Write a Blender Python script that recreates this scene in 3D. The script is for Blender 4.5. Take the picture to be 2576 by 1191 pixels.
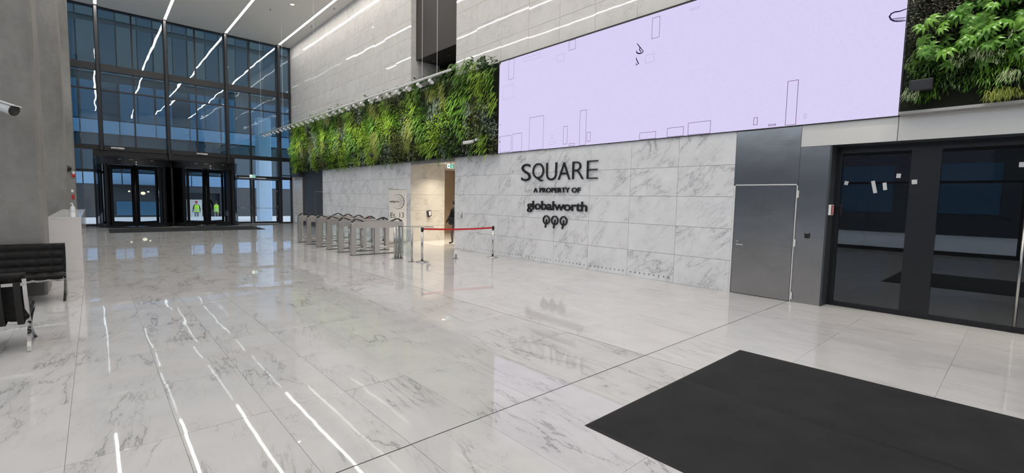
import bpy, bmesh, math, random
from mathutils import Vector, Matrix, Euler
random.seed(7)
S = bpy.context.scene
for o in list(bpy.data.objects): bpy.data.objects.remove(o)
C = S.collection

# ------------------------------------------------------------------ camera
CAM = Vector((0.0, 0.0, 1.85))
F_PX, YAW, PITCH, ROLL = 1162.66, math.radians(42.055), math.radians(4.5145), math.radians(1.1536)
fw = Vector((math.sin(YAW) * math.cos(PITCH), math.cos(YAW) * math.cos(PITCH), -math.sin(PITCH)))
rt = fw.cross(Vector((0, 0, 1))).normalized()
up = rt.cross(fw)
r2 = rt * math.cos(ROLL) + up * math.sin(ROLL)
u2 = up * math.cos(ROLL) - rt * math.sin(ROLL)
cd = bpy.data.cameras.new('camera'); cam = bpy.data.objects.new('camera', cd); C.objects.link(cam)
cd.sensor_width = 36.0; cd.lens = F_PX / 2576 * 36.0; cd.clip_start = 0.05; cd.clip_end = 500
m3 = Matrix((r2, u2, -fw)).transposed()
cam.matrix_world = Matrix.Translation(CAM) @ m3.to_4x4()
S.camera = cam

def pix(p):                       # where a point shows in the 2576 x 1191 frame (used only to rank floor tiles by size)
    d = Vector(p) - CAM; z = d.dot(fw)
    if z < 0.05: return None
    return (1288 + F_PX * d.dot(r2) / z, 595.5 - F_PX * d.dot(u2) / z)

# ------------------------------------------------------------------ sky and exposure
W = bpy.data.worlds.new('sky'); S.world = W; W.use_nodes = True
bg = W.node_tree.nodes['Background']
bg.inputs[0].default_value = (0.86, 0.94, 1.06, 1); bg.inputs[1].default_value = 1.95      # even overcast dusk
S.view_settings.view_transform = 'Standard'; S.view_settings.look = 'None'
S.view_settings.exposure = 0.0; S.view_settings.gamma = 1.0; S.view_settings.use_curve_mapping = False
STRIP = 31.0                      # radiance of the ceiling light lines
cy = S.cycles
cy.max_bounces = 7; cy.diffuse_bounces = 3; cy.glossy_bounces = 3; cy.transparent_max_bounces = 12; cy.transmission_bounces = 1; cy.adaptive_threshold = 0.03
cy.sample_clamp_indirect = 6.0; cy.use_denoising = True; cy.caustics_reflective = False; cy.caustics_refractive = False

# ------------------------------------------------------------------ dimensions
XW, YF, ZC = 9.92, 33.3, 11.51    # right wall plane, glazed facade plane, ceiling
XL, YB = -4.6, -9.0               # glazed left side, back wall

# ------------------------------------------------------------------ mesh helpers
class MB:
    def __init__(s): s.v = []; s.f = []; s.c = None
    def poly(s, pts, faces):
        n = len(s.v); s.v += [tuple(p) for p in pts]; s.f += [tuple(i + n for i in f) for f in faces]; return s
    def box(s, x0, x1, y0, y1, z0, z1):
        return s.poly([(x0, y0, z0), (x1, y0, z0), (x1, y1, z0), (x0, y1, z0), (x0, y0, z1), (x1, y0, z1), (x1, y1, z1), (x0, y1, z1)],
                      [(0, 3, 2, 1), (4, 5, 6, 7), (0, 1, 5, 4), (1, 2, 6, 5), (2, 3, 7, 6), (3, 0, 4, 7)])
    def cbox(s, x0, x1, y0, y1, z0, z1, b):                       # box with all vertical edges chamfered
        p = [(x0 + b, y0), (x1 - b, y0), (x1, y0 + b), (x1, y1 - b), (x1 - b, y1), (x0 + b, y1), (x0, y1 - b), (x0, y0 + b)]
        return s.prism(p, z0, z1)
    def prism(s, p, z0, z1, axis='z'):
        n = len(p)
        def T(a, b, c): return {'z': (a, b, c), 'x': (c, a, b), 'y': (a, c, b)}[axis]
        pts = [T(a, b, z0) for a, b in p] + [T(a, b, z1) for a, b in p]
        return s.poly(pts, [tuple(range(n))[::-1], tuple(range(n, 2 * n))] + [(i, (i + 1) % n, n + (i + 1) % n, n + i) for i in range(n)])
    def cyl(s, p0, p1, r, n=16, r1=None):
        p0, p1 = Vector(p0), Vector(p1); r1 = r if r1 is None else r1
        d = (p1 - p0).normalized(); a = d.orthogonal().normalized(); b = d.cross(a)
        pts = [p0 + (a * math.cos(t) + b * math.sin(t)) * r for t in [2 * math.pi * i / n for i in range(n)]]
        pts += [p1 + (a * math.cos(t) + b * math.sin(t)) * r1 for t in [2 * math.pi * i / n for i in range(n)]]
        return s.poly(pts, [tuple(range(n))[::-1], tuple(range(n, 2 * n))] + [(i, (i + 1) % n, n + (i + 1) % n, n + i) for i in range(n)])
    def lathe(s, prof, c=(0, 0, 0), n=24, close=True):
        m = len(prof); pts = []
        for i in range(n):
            t = 2 * math.pi * i / n
            pts += [(c[0] + r * math.cos(t), c[1] + r * math.sin(t), c[2] + z) for r, z in prof]
        fs = []
        for i in range(n):
            j = (i + 1) % n
            fs += [(i * m + k, j * m + k, j * m + k + 1, i * m + k + 1) for k in range(m - 1)]
        return s.poly(pts, fs)
    def sweep(s, path, w, t, side):                               # flat bar, width w along «side», thickness t across it
        path = [Vector(p) for p in path]; side = Vector(side).normalized(); pts = []; n = len(path)
        for i, p in enumerate(path):
            d = (path[min(i + 1, n - 1)] - path[max(i - 1, 0)]).normalized(); nn = d.cross(side).normalized()
            for a, b in ((-1, -1), (1, -1), (1, 1), (-1, 1)): pts.append(p + side * (a * w / 2) + nn * (b * t / 2))
        fs = [(0, 1, 2, 3)[::-1], tuple(range(4 * n - 4, 4 * n))]
        for i in range(n - 1):
            fs += [(4 * i + k, 4 * i + (k + 1) % 4, 4 * i + 4 + (k + 1) % 4, 4 * i + 4 + k) for k in range(4)]
        return s.poly(pts, fs)
    def tube(s, path, r, n=8):
        path = [Vector(p) for p in path]; pts = []; m = len(path); a0 = None
        for i, p in enumerate(path):
            d = (path[min(i + 1, m - 1)] - path[max(i - 1, 0)]).normalized()
            a = d.orthogonal().normalized() if a0 is None else (a0 - d * a0.dot(d)).normalized(); a0 = a; b = d.cross(a)
            pts += [p + (a * math.cos(2 * math.pi * k / n) + b * math.sin(2 * math.pi * k / n)) * r for k in range(n)]
        fs = [tuple(range(n))[::-1], tuple(range((m - 1) * n, m * n))]
        for i in range(m - 1): fs += [(i * n + k, i * n + (k + 1) % n, (i + 1) * n + (k + 1) % n, (i + 1) * n + k) for k in range(n)]
        return s.poly(pts, fs)
    def ball(s, c, r, n=12, sc=(1, 1, 1)):
        prof = [(max(1e-4, r * math.sin(math.pi * i / n)), -r * math.cos(math.pi * i / n)) for i in range(n + 1)]
        k = len(s.v); s.lathe(prof, (0, 0, 0), 2 * n)
        for i in range(k, len(s.v)):
            x, y, z = s.v[i]; s.v[i] = (c[0] + x * sc[0], c[1] + y * sc[1], c[2] + z * sc[2])
        return s
    def xf(s, M):
        s.v = [tuple(M @ Vector(p)) for p in s.v]; return s
    def mesh(s, name, off=None, smooth=False):
        me = bpy.data.meshes.new(name)
        vs = s.v if off is None else [(a - off[0], b - off[1], c - off[2]) for a, b, c in s.v]
        me.from_pydata(vs, [], s.f); me.update()
        if smooth: me.polygons.foreach_set('use_smooth', [True] * len(me.polygons))
        if s.c is not None:
            at = me.attributes.new('rnd', 'FLOAT', 'FACE'); at.data.foreach_set('value', s.c)
        return me
    def fixn(s): return s

def base_of(o):
    v = Vector((0, 0, 0))
    while o: v = v + o.location; o = o.parent
    return v
def link(name, me, mat=None, parent=None, loc=None):
    o = bpy.data.objects.new(name, me); C.objects.link(o)
    if mat is not None and me is not None and not me.materials: me.materials.append(mat)
    if parent: o.parent = parent
    if loc is not None: o.location = loc
    return o
def part(name, mb, mat, parent, smooth=False, label=None, bev=0, kind=None, origin=None):      # mb in world coordinates; the parents carry translations only
    b = base_of(parent); og = Vector(origin) if origin is not None else b
    o = link(name, mb.mesh(name, og, smooth), mat, parent, og - b)
    if label: o['label'] = label
    if kind: o['kind'] = kind
    if bev: bevel(o, bev)
    return o
def bevel(o, w, seg=2):
    m = o.modifiers.new('soft_edge', 'BEVEL'); m.width = w; m.segments = seg; m.limit_method = 'ANGLE'; m.angle_limit = 0.6
def tag(o, label, cat, group=None, kind=None):
    o['label'] = label; o['category'] = cat
    if group: o['group'] = group
    if kind: o['kind'] = kind
    return o
def thing(name, label, cat, loc=(0, 0, 0), group=None):
    o = link(name, None, None, None, loc); o.empty_display_size = 0.1
    return tag(o, label, cat, group)
def single(name, mb, mat, label, cat, loc=None, group=None, smooth=False, bev=0):
    if loc is None:
        xs = [p[0] for p in mb.v]; ys = [p[1] for p in mb.v]; zs = [p[2] for p in mb.v]
        loc = ((min(xs) + max(xs)) / 2, (min(ys) + max(ys)) / 2, min(zs))
    o = link(name, mb.mesh(name, loc, smooth), mat, None, loc)
    if bev: bevel(o, bev)
    return tag(o, label, cat, group)
def struct(name, mb=None, mat=None, loc=(0, 0, 0), label=None):
    o = link(name, mb.mesh(name, loc) if mb else None, mat, None, loc); o['kind'] = 'structure'
    if label: o['label'] = label
    return o
def copy_tree(o, parent=None, loc=None):
    c = o.copy(); C.objects.link(c); c.parent = parent
    if loc is not None: c.location = loc
    for ch in list(o.children): copy_tree(ch, c)
    return c

# ------------------------------------------------------------------ materials
MATS = {}
class NT:
    def __init__(s, name):
        s.m = bpy.data.materials.new(name); s.m.use_nodes = True; s.t = s.m.node_tree; s.t.nodes.clear(); MATS[name] = s.m
        s.out = s.n('ShaderNodeOutputMaterial')
    def n(s, typ, ins=None, **kw):
        nd = s.t.nodes.new(typ)
        for k, v in kw.items(): setattr(nd, k, v)
        for k, v in (ins or {}).items(): s.set(nd.inputs[k], v)
        return nd
    def set(s, sock, v):
        if isinstance(v, bpy.types.NodeSocket): s.t.links.new(v, sock)
        elif isinstance(v, bpy.types.Node): s.t.links.new(v.outputs[0], sock)
        else:
            if hasattr(sock.default_value, '__len__') and len(sock.default_value) == 4 and len(v) == 3: v = (*v, 1)
            sock.default_value = v
    def math(s, op, a, b=0.0, c=0.0):
        nd = s.n('ShaderNodeMath', operation=op)
        for i, v in enumerate((a, b, c)): s.set(nd.inputs[i], v)
        return nd.outputs[0]
    def ramp(s, v, a, b, lo=0.0, hi=1.0):
        nd = s.n('ShaderNodeMapRange', {0: v, 1: a, 2: b, 3: lo, 4: hi}); nd.clamp = True; return nd.outputs[0]
    def mix(s, f, a, b):
        nd = s.n('ShaderNodeMix', data_type='RGBA'); s.set(nd.inputs[0], f); s.set(nd.inputs[6], a); s.set(nd.inputs[7], b); return nd.outputs[2]
    def noise(s, vec, scale, detail=4, rough=0.55, dist=0.0):
        nd = s.n('ShaderNodeTexNoise', {'Scale': scale, 'Detail': detail, 'Roughness': rough, 'Distortion': dist})
        if vec is not None: s.set(nd.inputs['Vector'], vec)
        return nd.outputs[0]
    def bsdf(s, **ins):
        nd = s.n('ShaderNodeBsdfPrincipled')
        for k, v in ins.items(): s.set(nd.inputs[k.replace('_', ' ')], v)
        s.t.links.new(nd.outputs[0], s.out.inputs[0]); return nd
    def mapping(s, vec, loc=(0, 0, 0), rot=(0, 0, 0), scale=(1, 1, 1)):
        return s.n('ShaderNodeMapping', {0: vec, 1: loc, 2: rot, 3: scale}).outputs[0]
    def tilevec(s):                                # object coordinates shifted at random per tile
        tc = s.n('ShaderNodeTexCoord').outputs['Object']; oi = s.n('ShaderNodeObjectInfo').outputs['Random']
        at = s.n('ShaderNodeAttribute', attribute_name='rnd').outputs['Fac']
        r = s.math('ADD', oi, at)
        cx = s.n('ShaderNodeCombineXYZ', {0: s.math('MULTIPLY', r, 91.0), 1: s.math('MULTIPLY', r, 57.0), 2: s.math('MULTIPLY', r, 33.0)})
        return s.n('ShaderNodeVectorMath', {0: tc, 1: cx}, operation='ADD').outputs[0], r
    def bump(s, h, strength, dist):
        return s.n('ShaderNodeBump', {'Strength': strength, 'Distance': dist, 'Height': h}).outputs[0]

def plain(name, col, rough=0.5, metal=0.0, noise=0.0, **kw):
    t = NT(name); c = col
    if noise:
        v = t.n('ShaderNodeTexCoord').outputs['Object']
        f = t.noise(v, kw.pop('nscale', 6.0), 5)
        c = t.mix(f, tuple(x * (1 - noise) for x in col), tuple(min(1, x * (1 + noise)) for x in col))
    b = t.bsdf(Base_Color=c, Roughness=rough, Metallic=metal)
    for k, v in kw.items(): t.set(b.inputs[k.replace('_', ' ')], v)
    return t.m
def emit(name, col, st):
    t = NT(name); e = t.n('ShaderNodeEmission', {0: col, 1: st}); t.t.links.new(e.outputs[0], t.out.inputs[0]); return t.m
def marble(name, rot, scl, base, cloud, vein, rough, width=0.013, amount=0.75, wav=0.0, tint=None):
    t = NT(name); v, r = t.tilevec()
    p = t.mapping(v, rot=rot, scale=(1, 1, 1)); p = t.mapping(p, scale=scl)
    n1 = t.noise(p, 1.0, 7, 0.62, 0.5); n2 = t.noise(p, 2.3, 6, 0.6, 0.9); n3 = t.noise(v, 0.9, 2); n4 = t.noise(v, 2.2, 3)
    l1 = t.ramp(t.math('ABSOLUTE', t.math('SUBTRACT', n1, 0.5)), 0.0, width, 1, 0)
    l2 = t.ramp(t.math('ABSOLUTE', t.math('SUBTRACT', n2, 0.53)), 0.0, width * 0.8, 1, 0)
    m1 = t.ramp(n3, 0.40, 0.62); m2 = t.ramp(n4, 0.46, 0.66)
    soft = t.ramp(t.math('ABSOLUTE', t.math('SUBTRACT', n1, 0.5)), 0.0, width * 7, 1, 0)
    c = t.mix(t.math('MULTIPLY', t.ramp(n4, 0.35, 0.7), 0.9), base, cloud)
    c = t.mix(t.math('MULTIPLY', t.math('MULTIPLY', soft, m1), 0.24 * amount), c, vein)
    c = t.mix(t.math('MULTIPLY', t.math('MULTIPLY', l1, m1), amount), c, vein)
    c = t.mix(t.math('MULTIPLY', t.math('MULTIPLY', l2, m2), amount * 0.7), c, vein)
    c = t.mix(t.math('MULTIPLY', t.math('FRACT', t.math('MULTIPLY', r, 7.31)), 0.10), c, cloud)
    b = t.bsdf(Base_Color=c, Roughness=rough)
    if wav:
        w = t.noise(v, 1.7, 2); t.set(b.inputs['Normal'], t.bump(w, 1.0, wav))
    return t.m
WHITE = (0.66, 0.655, 0.65)
M_floor = marble('floor_marble', (0, 0, 0.14), (2.0, 0.46, 1), (0.665, 0.65, 0.635), (0.60, 0.59, 0.58), (0.22, 0.21, 0.20), 0.022, 0.009, 0.80, 0.0006)
M_floor2 = marble('floor_marble_linear', (0, 0, 0.03), (5.5, 0.55, 1), (0.72, 0.705, 0.69), (0.67, 0.655, 0.645), (0.34, 0.33, 0.32), 0.03, 0.012, 0.55, 0.0006)
M_wall = marble('wall_marble', (0.70, 0, 0), (1, 0.75, 2.1), (0.88, 0.885, 0.90), (0.80, 0.805, 0.825), (0.28, 0.285, 0.30), 0.16, 0.014, 0.80)
M_wallup = marble('upper_wall_marble', (0.35, 0, 0), (1, 1.0, 1.9), (0.83, 0.81, 0.785), (0.77, 0.75, 0.73), (0.36, 0.34, 0.33), 0.022, 0.009, 0.45, 0.0005)
M_corr = marble('corridor_marble', (0, 0.55, 0), (0.8, 1, 2.0), (0.66, 0.64, 0.60), (0.60, 0.58, 0.55), (0.30, 0.28, 0.25), 0.16, 0.014, 0.75)
M_desk = marble('desk_marble', (0.2, 0.1, 0), (0.8, 0.8, 1.6), (0.88, 0.865, 0.855), (0.82, 0.81, 0.80), (0.46, 0.45, 0.45), 0.08, 0.007, 0.5)
M_grout = plain('joint_grey', (0.40, 0.39, 0.385), 0.8)
M_joint = plain('dark_expansion_joint', (0.05, 0.05, 0.05), 0.8)
M_grout2 = plain('wall_joint_grey', (0.16, 0.16, 0.17), 0.8)
M_ceil = plain('ceiling_paint', (0.86, 0.825, 0.79), 0.7, noise=0.02)
M_paint = plain('white_wall_paint', (0.80, 0.79, 0.78), 0.7, noise=0.03)
M_frame = plain('black_frame', (0.012, 0.013, 0.016), 0.32)
M_fgrey = plain('dark_mullion', (0.030, 0.030, 0.034), 0.30, 0.4)
M_black = plain('black_plastic', (0.012, 0.012, 0.012), 0.4)
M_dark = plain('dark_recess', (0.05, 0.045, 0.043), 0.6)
M_anth = plain('anthracite_panel', (0.045, 0.05, 0.058), 0.45)
M_white = plain('white_enamel', (0.78, 0.78, 0.78), 0.35)
M_letter = plain('black_letter', (0.012, 0.012, 0.013), 0.35)
M_red = plain('red_plastic', (0.50, 0.015, 0.02), 0.4)
M_belt = plain('red_belt', (0.62, 0.008, 0.012), 0.6)
M_chrome = plain('chrome', (0.62, 0.62, 0.62), 0.10, 1.0)
M_leather = plain('black_leather', (0.006, 0.0055, 0.0055), 0.45, noise=0.25, Specular_IOR_Level=0.22)
M_strap = plain('leather_strap', (0.010, 0.009, 0.009), 0.55)
M_sanit = plain('bottle_plastic', (0.72, 0.74, 0.78), 0.3)
M_skin = plain('skin', (0.42, 0.25, 0.18), 0.5)
M_black_cloth = plain('black_cloth', (0.006, 0.006, 0.008), 0.8)
M_hair = plain('dark_hair', (0.02, 0.014, 0.01), 0.6)
M_jeans = plain('blue_jeans', (0.12, 0.17, 0.27), 0.8)
M_trous = plain('grey_trousers', (0.22, 0.21, 0.20), 0.8)
M_tights = plain('grey_tights', (0.08, 0.08, 0.085), 0.7)
M_vest = plain('high_visibility_yellow', (0.42, 0.80, 0.05), 0.6)
M_tape = plain('reflective_tape', (0.55, 0.58, 0.55), 0.3)
M_cap = plain('red_knit', (0.50, 0.03, 0.06), 0.8)
M_snow = plain('pale_paving', (0.82, 0.82, 0.83), 0.7, noise=0.06, nscale=0.6)
M_band = plain('blue_spandrel', (0.20, 0.34, 0.52), 0.3)
M_bglass = plain('far_window_glass', (0.03, 0.06, 0.09), 0.08)
M_bglass2 = plain('far_window_blue', (0.05, 0.13, 0.22), 0.15)
M_bwall = plain('far_grey_panel', (0.10, 0.115, 0.125), 0.6, noise=0.1)
M_bdark = plain('far_dark_panel', (0.035, 0.04, 0.048), 0.5)
M_bcol = plain('pale_blue_cladding', (0.45, 0.62, 0.82), 0.45)
M_grey = plain('grey_paint', (0.28, 0.28, 0.28), 0.5)
M_baffle = plain('white_baffle', (0.62, 0.60, 0.58), 0.6)
M_vest_wall = plain('vestibule_grey', (0.24, 0.24, 0.245), 0.7)
M_tan = plain('tan_wall', (0.50, 0.40, 0.30), 0.6)
M_soil = plain('planting_felt', (0.012, 0.016, 0.008), 0.95)
M_ledge = plain('grey_ledge', (0.34, 0.34, 0.34), 0.5)
M_pole = plain('satin_steel_tube', (0.46, 0.455, 0.45), 0.22, 1.0)
E_strip = emit('light_line', (1.0, 0.945, 0.87), STRIP)
E_small = emit('small_lamp', (1.0, 0.93, 0.82), 12.0)
E_warm = emit('warm_panel', (1.0, 0.80, 0.55), 9.0)
E_exit = emit('lit_sign_white', (0.9, 1.0, 0.95), 1.2)
E_green = emit('lit_sign_green', (0.0, 0.30, 0.16), 1.0)
E_far = emit('far_pendant', (1.0, 0.86, 0.60), 1.6)
E_spot = emit('spot_lens', (1.0, 0.95, 0.88), 4.0)
E_farroom = emit('far_lit_room', (0.35, 0.55, 0.75), 0.30)

def concrete():
    t = NT('concrete'); v = t.n('ShaderNodeTexCoord').outputs['Object']
    a = t.noise(t.mapping(v, scale=(1, 1, 0.5)), 1.1, 6, 0.6); b = t.noise(v, 9.0, 4)
    c = t.mix(t.ramp(a, 0.3, 0.72), (0.17, 0.162, 0.153), (0.31, 0.298, 0.286))
    c = t.mix(t.math('MULTIPLY', t.ramp(b, 0.45, 0.75), 0.25), c, (0.14, 0.135, 0.128))
    t.bsdf(Base_Color=c, Roughness=0.75, Normal=t.bump(b, 0.2, 0.004)); return t.m
M_conc = concrete()
def steel(name, col, rough, sc=(2, 2, 160)):
    t = NT(name); v = t.n('ShaderNodeTexCoord').outputs['Object']
    a = t.noise(t.mapping(v, scale=sc), 1.0, 3); w = t.noise(v, 1.3, 2)
    h = t.math('ADD', t.math('MULTIPLY', a, 0.05), w)
    t.bsdf(Base_Color=t.mix(a, tuple(x * 0.93 for x in col), col), Metallic=1.0, Roughness=t.ramp(a, 0, 1, rough - 0.03, rough + 0.03), Normal=t.bump(h, 0.25, 0.02)); return t.m
M_steel = steel('brushed_steel', (0.47, 0.465, 0.465), 0.20)
M_fascia = plain('pale_fascia_panel', (0.74, 0.72, 0.69), 0.28, 0.25)
M_turn = plain('turnstile_steel', (0.66, 0.63, 0.60), 0.34, 1.0, noise=0.03)
def rubber(name, col):
    t = NT(name); v = t.n('ShaderNodeTexCoord').outputs['Object']
    a = t.noise(v, 2.2, 5, 0.6); b = t.noise(v, 260.0, 2)
    c = t.mix(t.ramp(a, 0.3, 0.7), tuple(x * 0.60 for x in col), tuple(x * 1.5 for x in col))
    t.bsdf(Base_Color=c, Roughness=0.9, Normal=t.bump(b, 0.6, 0.004)); return t.m
M_mat = rubber('door_mat_pile', (0.0135, 0.014, 0.015))
def glass(name, tint, ior, rough=0.0, wave=0.0):
    t = NT(name)
    tr = t.n('ShaderNodeBsdfTransparent', {0: tint}); gl = t.n('ShaderNodeBsdfGlossy', {0: (0.9, 0.95, 1.0, 1), 1: rough})
    if wave: t.set(gl.inputs['Normal'], t.bump(t.noise(t.n('ShaderNodeTexCoord').outputs['Object'], 0.9, 2), 1.0, wave))
    f0 = ((ior - 1) / (ior + 1)) ** 2; lw_ = t.n('ShaderNodeLayerWeight', {0: 0.5})
    fr = t.math('ADD', f0, t.math('MULTIPLY', 1 - f0, t.math('POWER', lw_.outputs['Facing'], 5.0)))
    mx = t.n('ShaderNodeMixShader', {0: fr, 1: tr.outputs[0], 2: gl.outputs[0]})
    t.t.links.new(mx.outputs[0], t.out.inputs[0]); return t.m
G_fac = glass('facade_glass', (0.50, 0.63, 0.68), 1.75, 0.0, 0.0035)
G_left = glass('left_side_glass', (0.80, 0.81, 0.81), 1.5)
G_door = glass('door_glass', (0.92, 0.955, 0.97), 1.45)
G_side = glass('smoked_glass', (0.05, 0.055, 0.07), 1.6)
G_ent = glass('entrance_glass', (0.60, 0.61, 0.62), 1.9)
G_clear = glass('clear_glass', (0.92, 0.96, 0.95), 1.45)
def leafmat(name, col, col2, rough=0.45):
    t = NT(name); oi = t.n('ShaderNodeObjectInfo').outputs['Random']; at = t.n('ShaderNodeAttribute', attribute_name='rnd').outputs['Fac']
    f = t.math('FRACT', t.math('ADD', t.math('MULTIPLY', oi, 0.45), at))
    c = t.mix(f, col, col2)
    b = t.bsdf(Base_Color=c, Roughness=rough)
    tl = t.n('ShaderNodeBsdfTranslucent', {0: c}); mx = t.n('ShaderNodeMixShader', {0: 0.22, 1: b.outputs[0], 2: tl.outputs[0]})
    t.t.links.new(mx.outputs[0], t.out.inputs[0]); return t.m
def screenmat():
    t = NT('led_screen'); v = t.n('ShaderNodeTexCoord').outputs['Object']
    n = t.noise(v, 22.0, 3, 0.7)
    c = t.mix(n, (0.655, 0.60, 0.875), (0.735, 0.675, 0.93))
    e = t.n('ShaderNodeEmission', {0: c, 1: 1.0}); t.t.links.new(e.outputs[0], t.out.inputs[0]); return t.m
M_screen = screenmat()
E_line = emit('screen_line', (0.13, 0.06, 0.14), 1.0)
E_line2 = emit('screen_faint_line', (0.40, 0.33, 0.50), 1.0)
E_ink = emit('screen_ink', (0.02, 0.015, 0.05), 1.0)

# ================================================================== STRUCTURE
# floor: slab, each larger tile its own piece, the rest one field
def arange(a, b, st):
    r = []; x = a
    while x < b - 1e-6: r.append(x); x += st
    return r
FX = sorted([4.9 - 0.64 * i for i in range(0, 15)] + [4.9 + 0.64 * i for i in range(1, 9)])
FX[0] = XL; FX[-1] = 10.04
FY = [2.97 + 1.25 * i for i in range(-9, 25)]; FY[0] = YB; FY[-1] = YF
floor = struct('floor', MB().box(XL, 10.32, YB, YF + 0.15, -0.15, -0.006), M_grout, label='polished white marble tiled lobby floor')
tiles = []
for i in range(len(FX) - 1):
    for j in range(len(FY) - 1):
        g = 0.0011
        x0, x1, y0, y1 = FX[i] + g, FX[i + 1] - g, FY[j] + g, FY[j + 1] - g
        if abs(FX[i] - 4.9) < .01: x0 += 0.0045
        if abs(FX[i + 1] - 4.9) < .01: x1 -= 0.0045
        if abs(FY[j] - 2.97) < .01: y0 += 0.0045
        if abs(FY[j + 1] - 2.97) < .01: y1 -= 0.0045
        q = [pix((x, y, 0)) for x, y in ((x0, y0), (x1, y0), (x1, y1), (x0, y1))]
        a = 0
        if all(q):
            q = [(min(max(p[0], 0), 2576), min(max(p[1], 0), 1191)) for p in q]
            a = abs(sum(q[k][0] * q[(k + 1) % 4][1] - q[(k + 1) % 4][0] * q[k][1] for k in range(4))) / 2
        tiles.append((a, x0, x1, y0, y1))
tiles.sort(reverse=True)
cache = {}
rest = MB(); rest.c = []
for k, (a, x0, x1, y0, y1) in enumerate(tiles):
    tx, ty = random.gauss(0, 0.0011), random.gauss(0, 0.0009)
    cx, cyy = (x0 + x1) / 2, (y0 + y1) / 2
    lin = cx > 4.9
    if k < 300 and a > 60:
        key = (round(x1 - x0, 4), round(y1 - y0, 4), lin)
        if key not in cache:
            w, h = (x1 - x0) / 2, (y1 - y0) / 2; b = 0.0012
            mb = MB().poly([(-w, -h, -.006), (w, -h, -.006), (w, h, -.006), (-w, h, -.006), (-w, -h, -b), (w, -h, -b), (w, h, -b), (-w, h, -b),
                            (-w + b, -h + b, 0), (w - b, -h + b, 0), (w - b, h - b, 0), (-w + b, h - b, 0)],
                           [(0, 1, 5, 4), (1, 2, 6, 5), (2, 3, 7, 6), (3, 0, 4, 7), (4, 5, 9, 8), (5, 6, 10, 9), (6, 7, 11, 10), (7, 4, 8, 11), (8, 9, 10, 11)])
            cache[key] = mb.mesh('tile'); cache[key].materials.append(M_floor2 if lin else M_floor)
        o = link('tile', cache[key], None, floor, (cx, cyy, 0)); o.rotation_euler = (tx, ty, 0)
    else:
        rest.poly([(x0, y0, 0), (x1, y0, 0), (x1, y1, 0), (x0, y1, 0)], [(0, 1, 2, 3)]); rest.c.append(random.random() + 0.01)
part('tile_field', rest, M_floor, floor, kind='stuff')
part('expansion_joint', MB().box(4.9 - .007, 4.9 + .007, YB, YF, -.006, -.0015), M_joint, floor); part('expansion_joint', MB().box(XL, 10.3, 2.97 - .007, 2.97 + .007, -.006, -.001), M_joint, floor)

# ceiling and light lines
struct('ceiling', MB().box(XL, 9.84, YB, YF + 0.3, ZC, ZC + 0.25), M_ceil, label='plain pale grey lobby ceiling')
struct('trim_1', MB().box(9.84, 10.3, YB, YF + 0.3, ZC + 0.55, ZC + 0.7), M_dark, label='dark shadow gap between ceiling and marble wall')
for x, lab in ((9.17, 'ceiling light line nearest the marble wall'), (6.21, 'ceiling light line second from the marble wall'), (3.27, 'ceiling light line third from the marble wall, meeting a tall mullion'),
               (0.37, 'ceiling light line at the upper left, its end just showing over the glass wall'), (-2.57, 'ceiling light line behind the concrete columns')):
    t = thing('ceiling_light', lab, 'light', (x, 12, ZC), 'light lines in the ceiling')
    part('diffuser', MB().box(x - 0.055, x + 0.055, YB + 0.5, 32.85, ZC - 0.006, ZC - 0.002), E_strip, t)
    fr = MB().box(x - 0.07, x - 0.055, YB + 0.5, 32.85, ZC - 0.012, ZC)
    part('edge_trim', fr, M_white, t)
    part('edge_trim', MB().box(x + 0.055, x + 0.07, YB + 0.5, 32.85, ZC - 0.012, ZC), M_white, t)
t = thing('downlight', 'small bright round downlight in the ceiling between two light lines', 'light', (7.77, 25.5, ZC))
part('lens', MB().cyl((7.77, 25.5, ZC - 0.05), (7.77, 25.5, ZC - 0.03), 0.085), E_small, t)
part('housing', MB().lathe([(0.085, -0.05), (0.11, -0.055), (0.12, 0.0)], (7.77, 25.5, ZC)), M_white, t, True)
for i, (x, y) in enumerate(((7.14, 27.0), (9.53, 28.0), (9.5, 24.5))):
    single('sprinkler', MB().cyl((x, y, ZC - 0.07), (x, y, ZC), 0.02, 8).cyl((x, y, ZC - 0.075), (x, y, ZC - 0.07), 0.05, 10), M_grey,
           ['tiny ceiling sprinkler beside the small round downlight', 'tiny ceiling sprinkler near the wall, farther from the camera', 'tiny ceiling sprinkler near the wall, at the top edge of the photo'][i], 'sprinkler', group='ceiling sprinklers')

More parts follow.
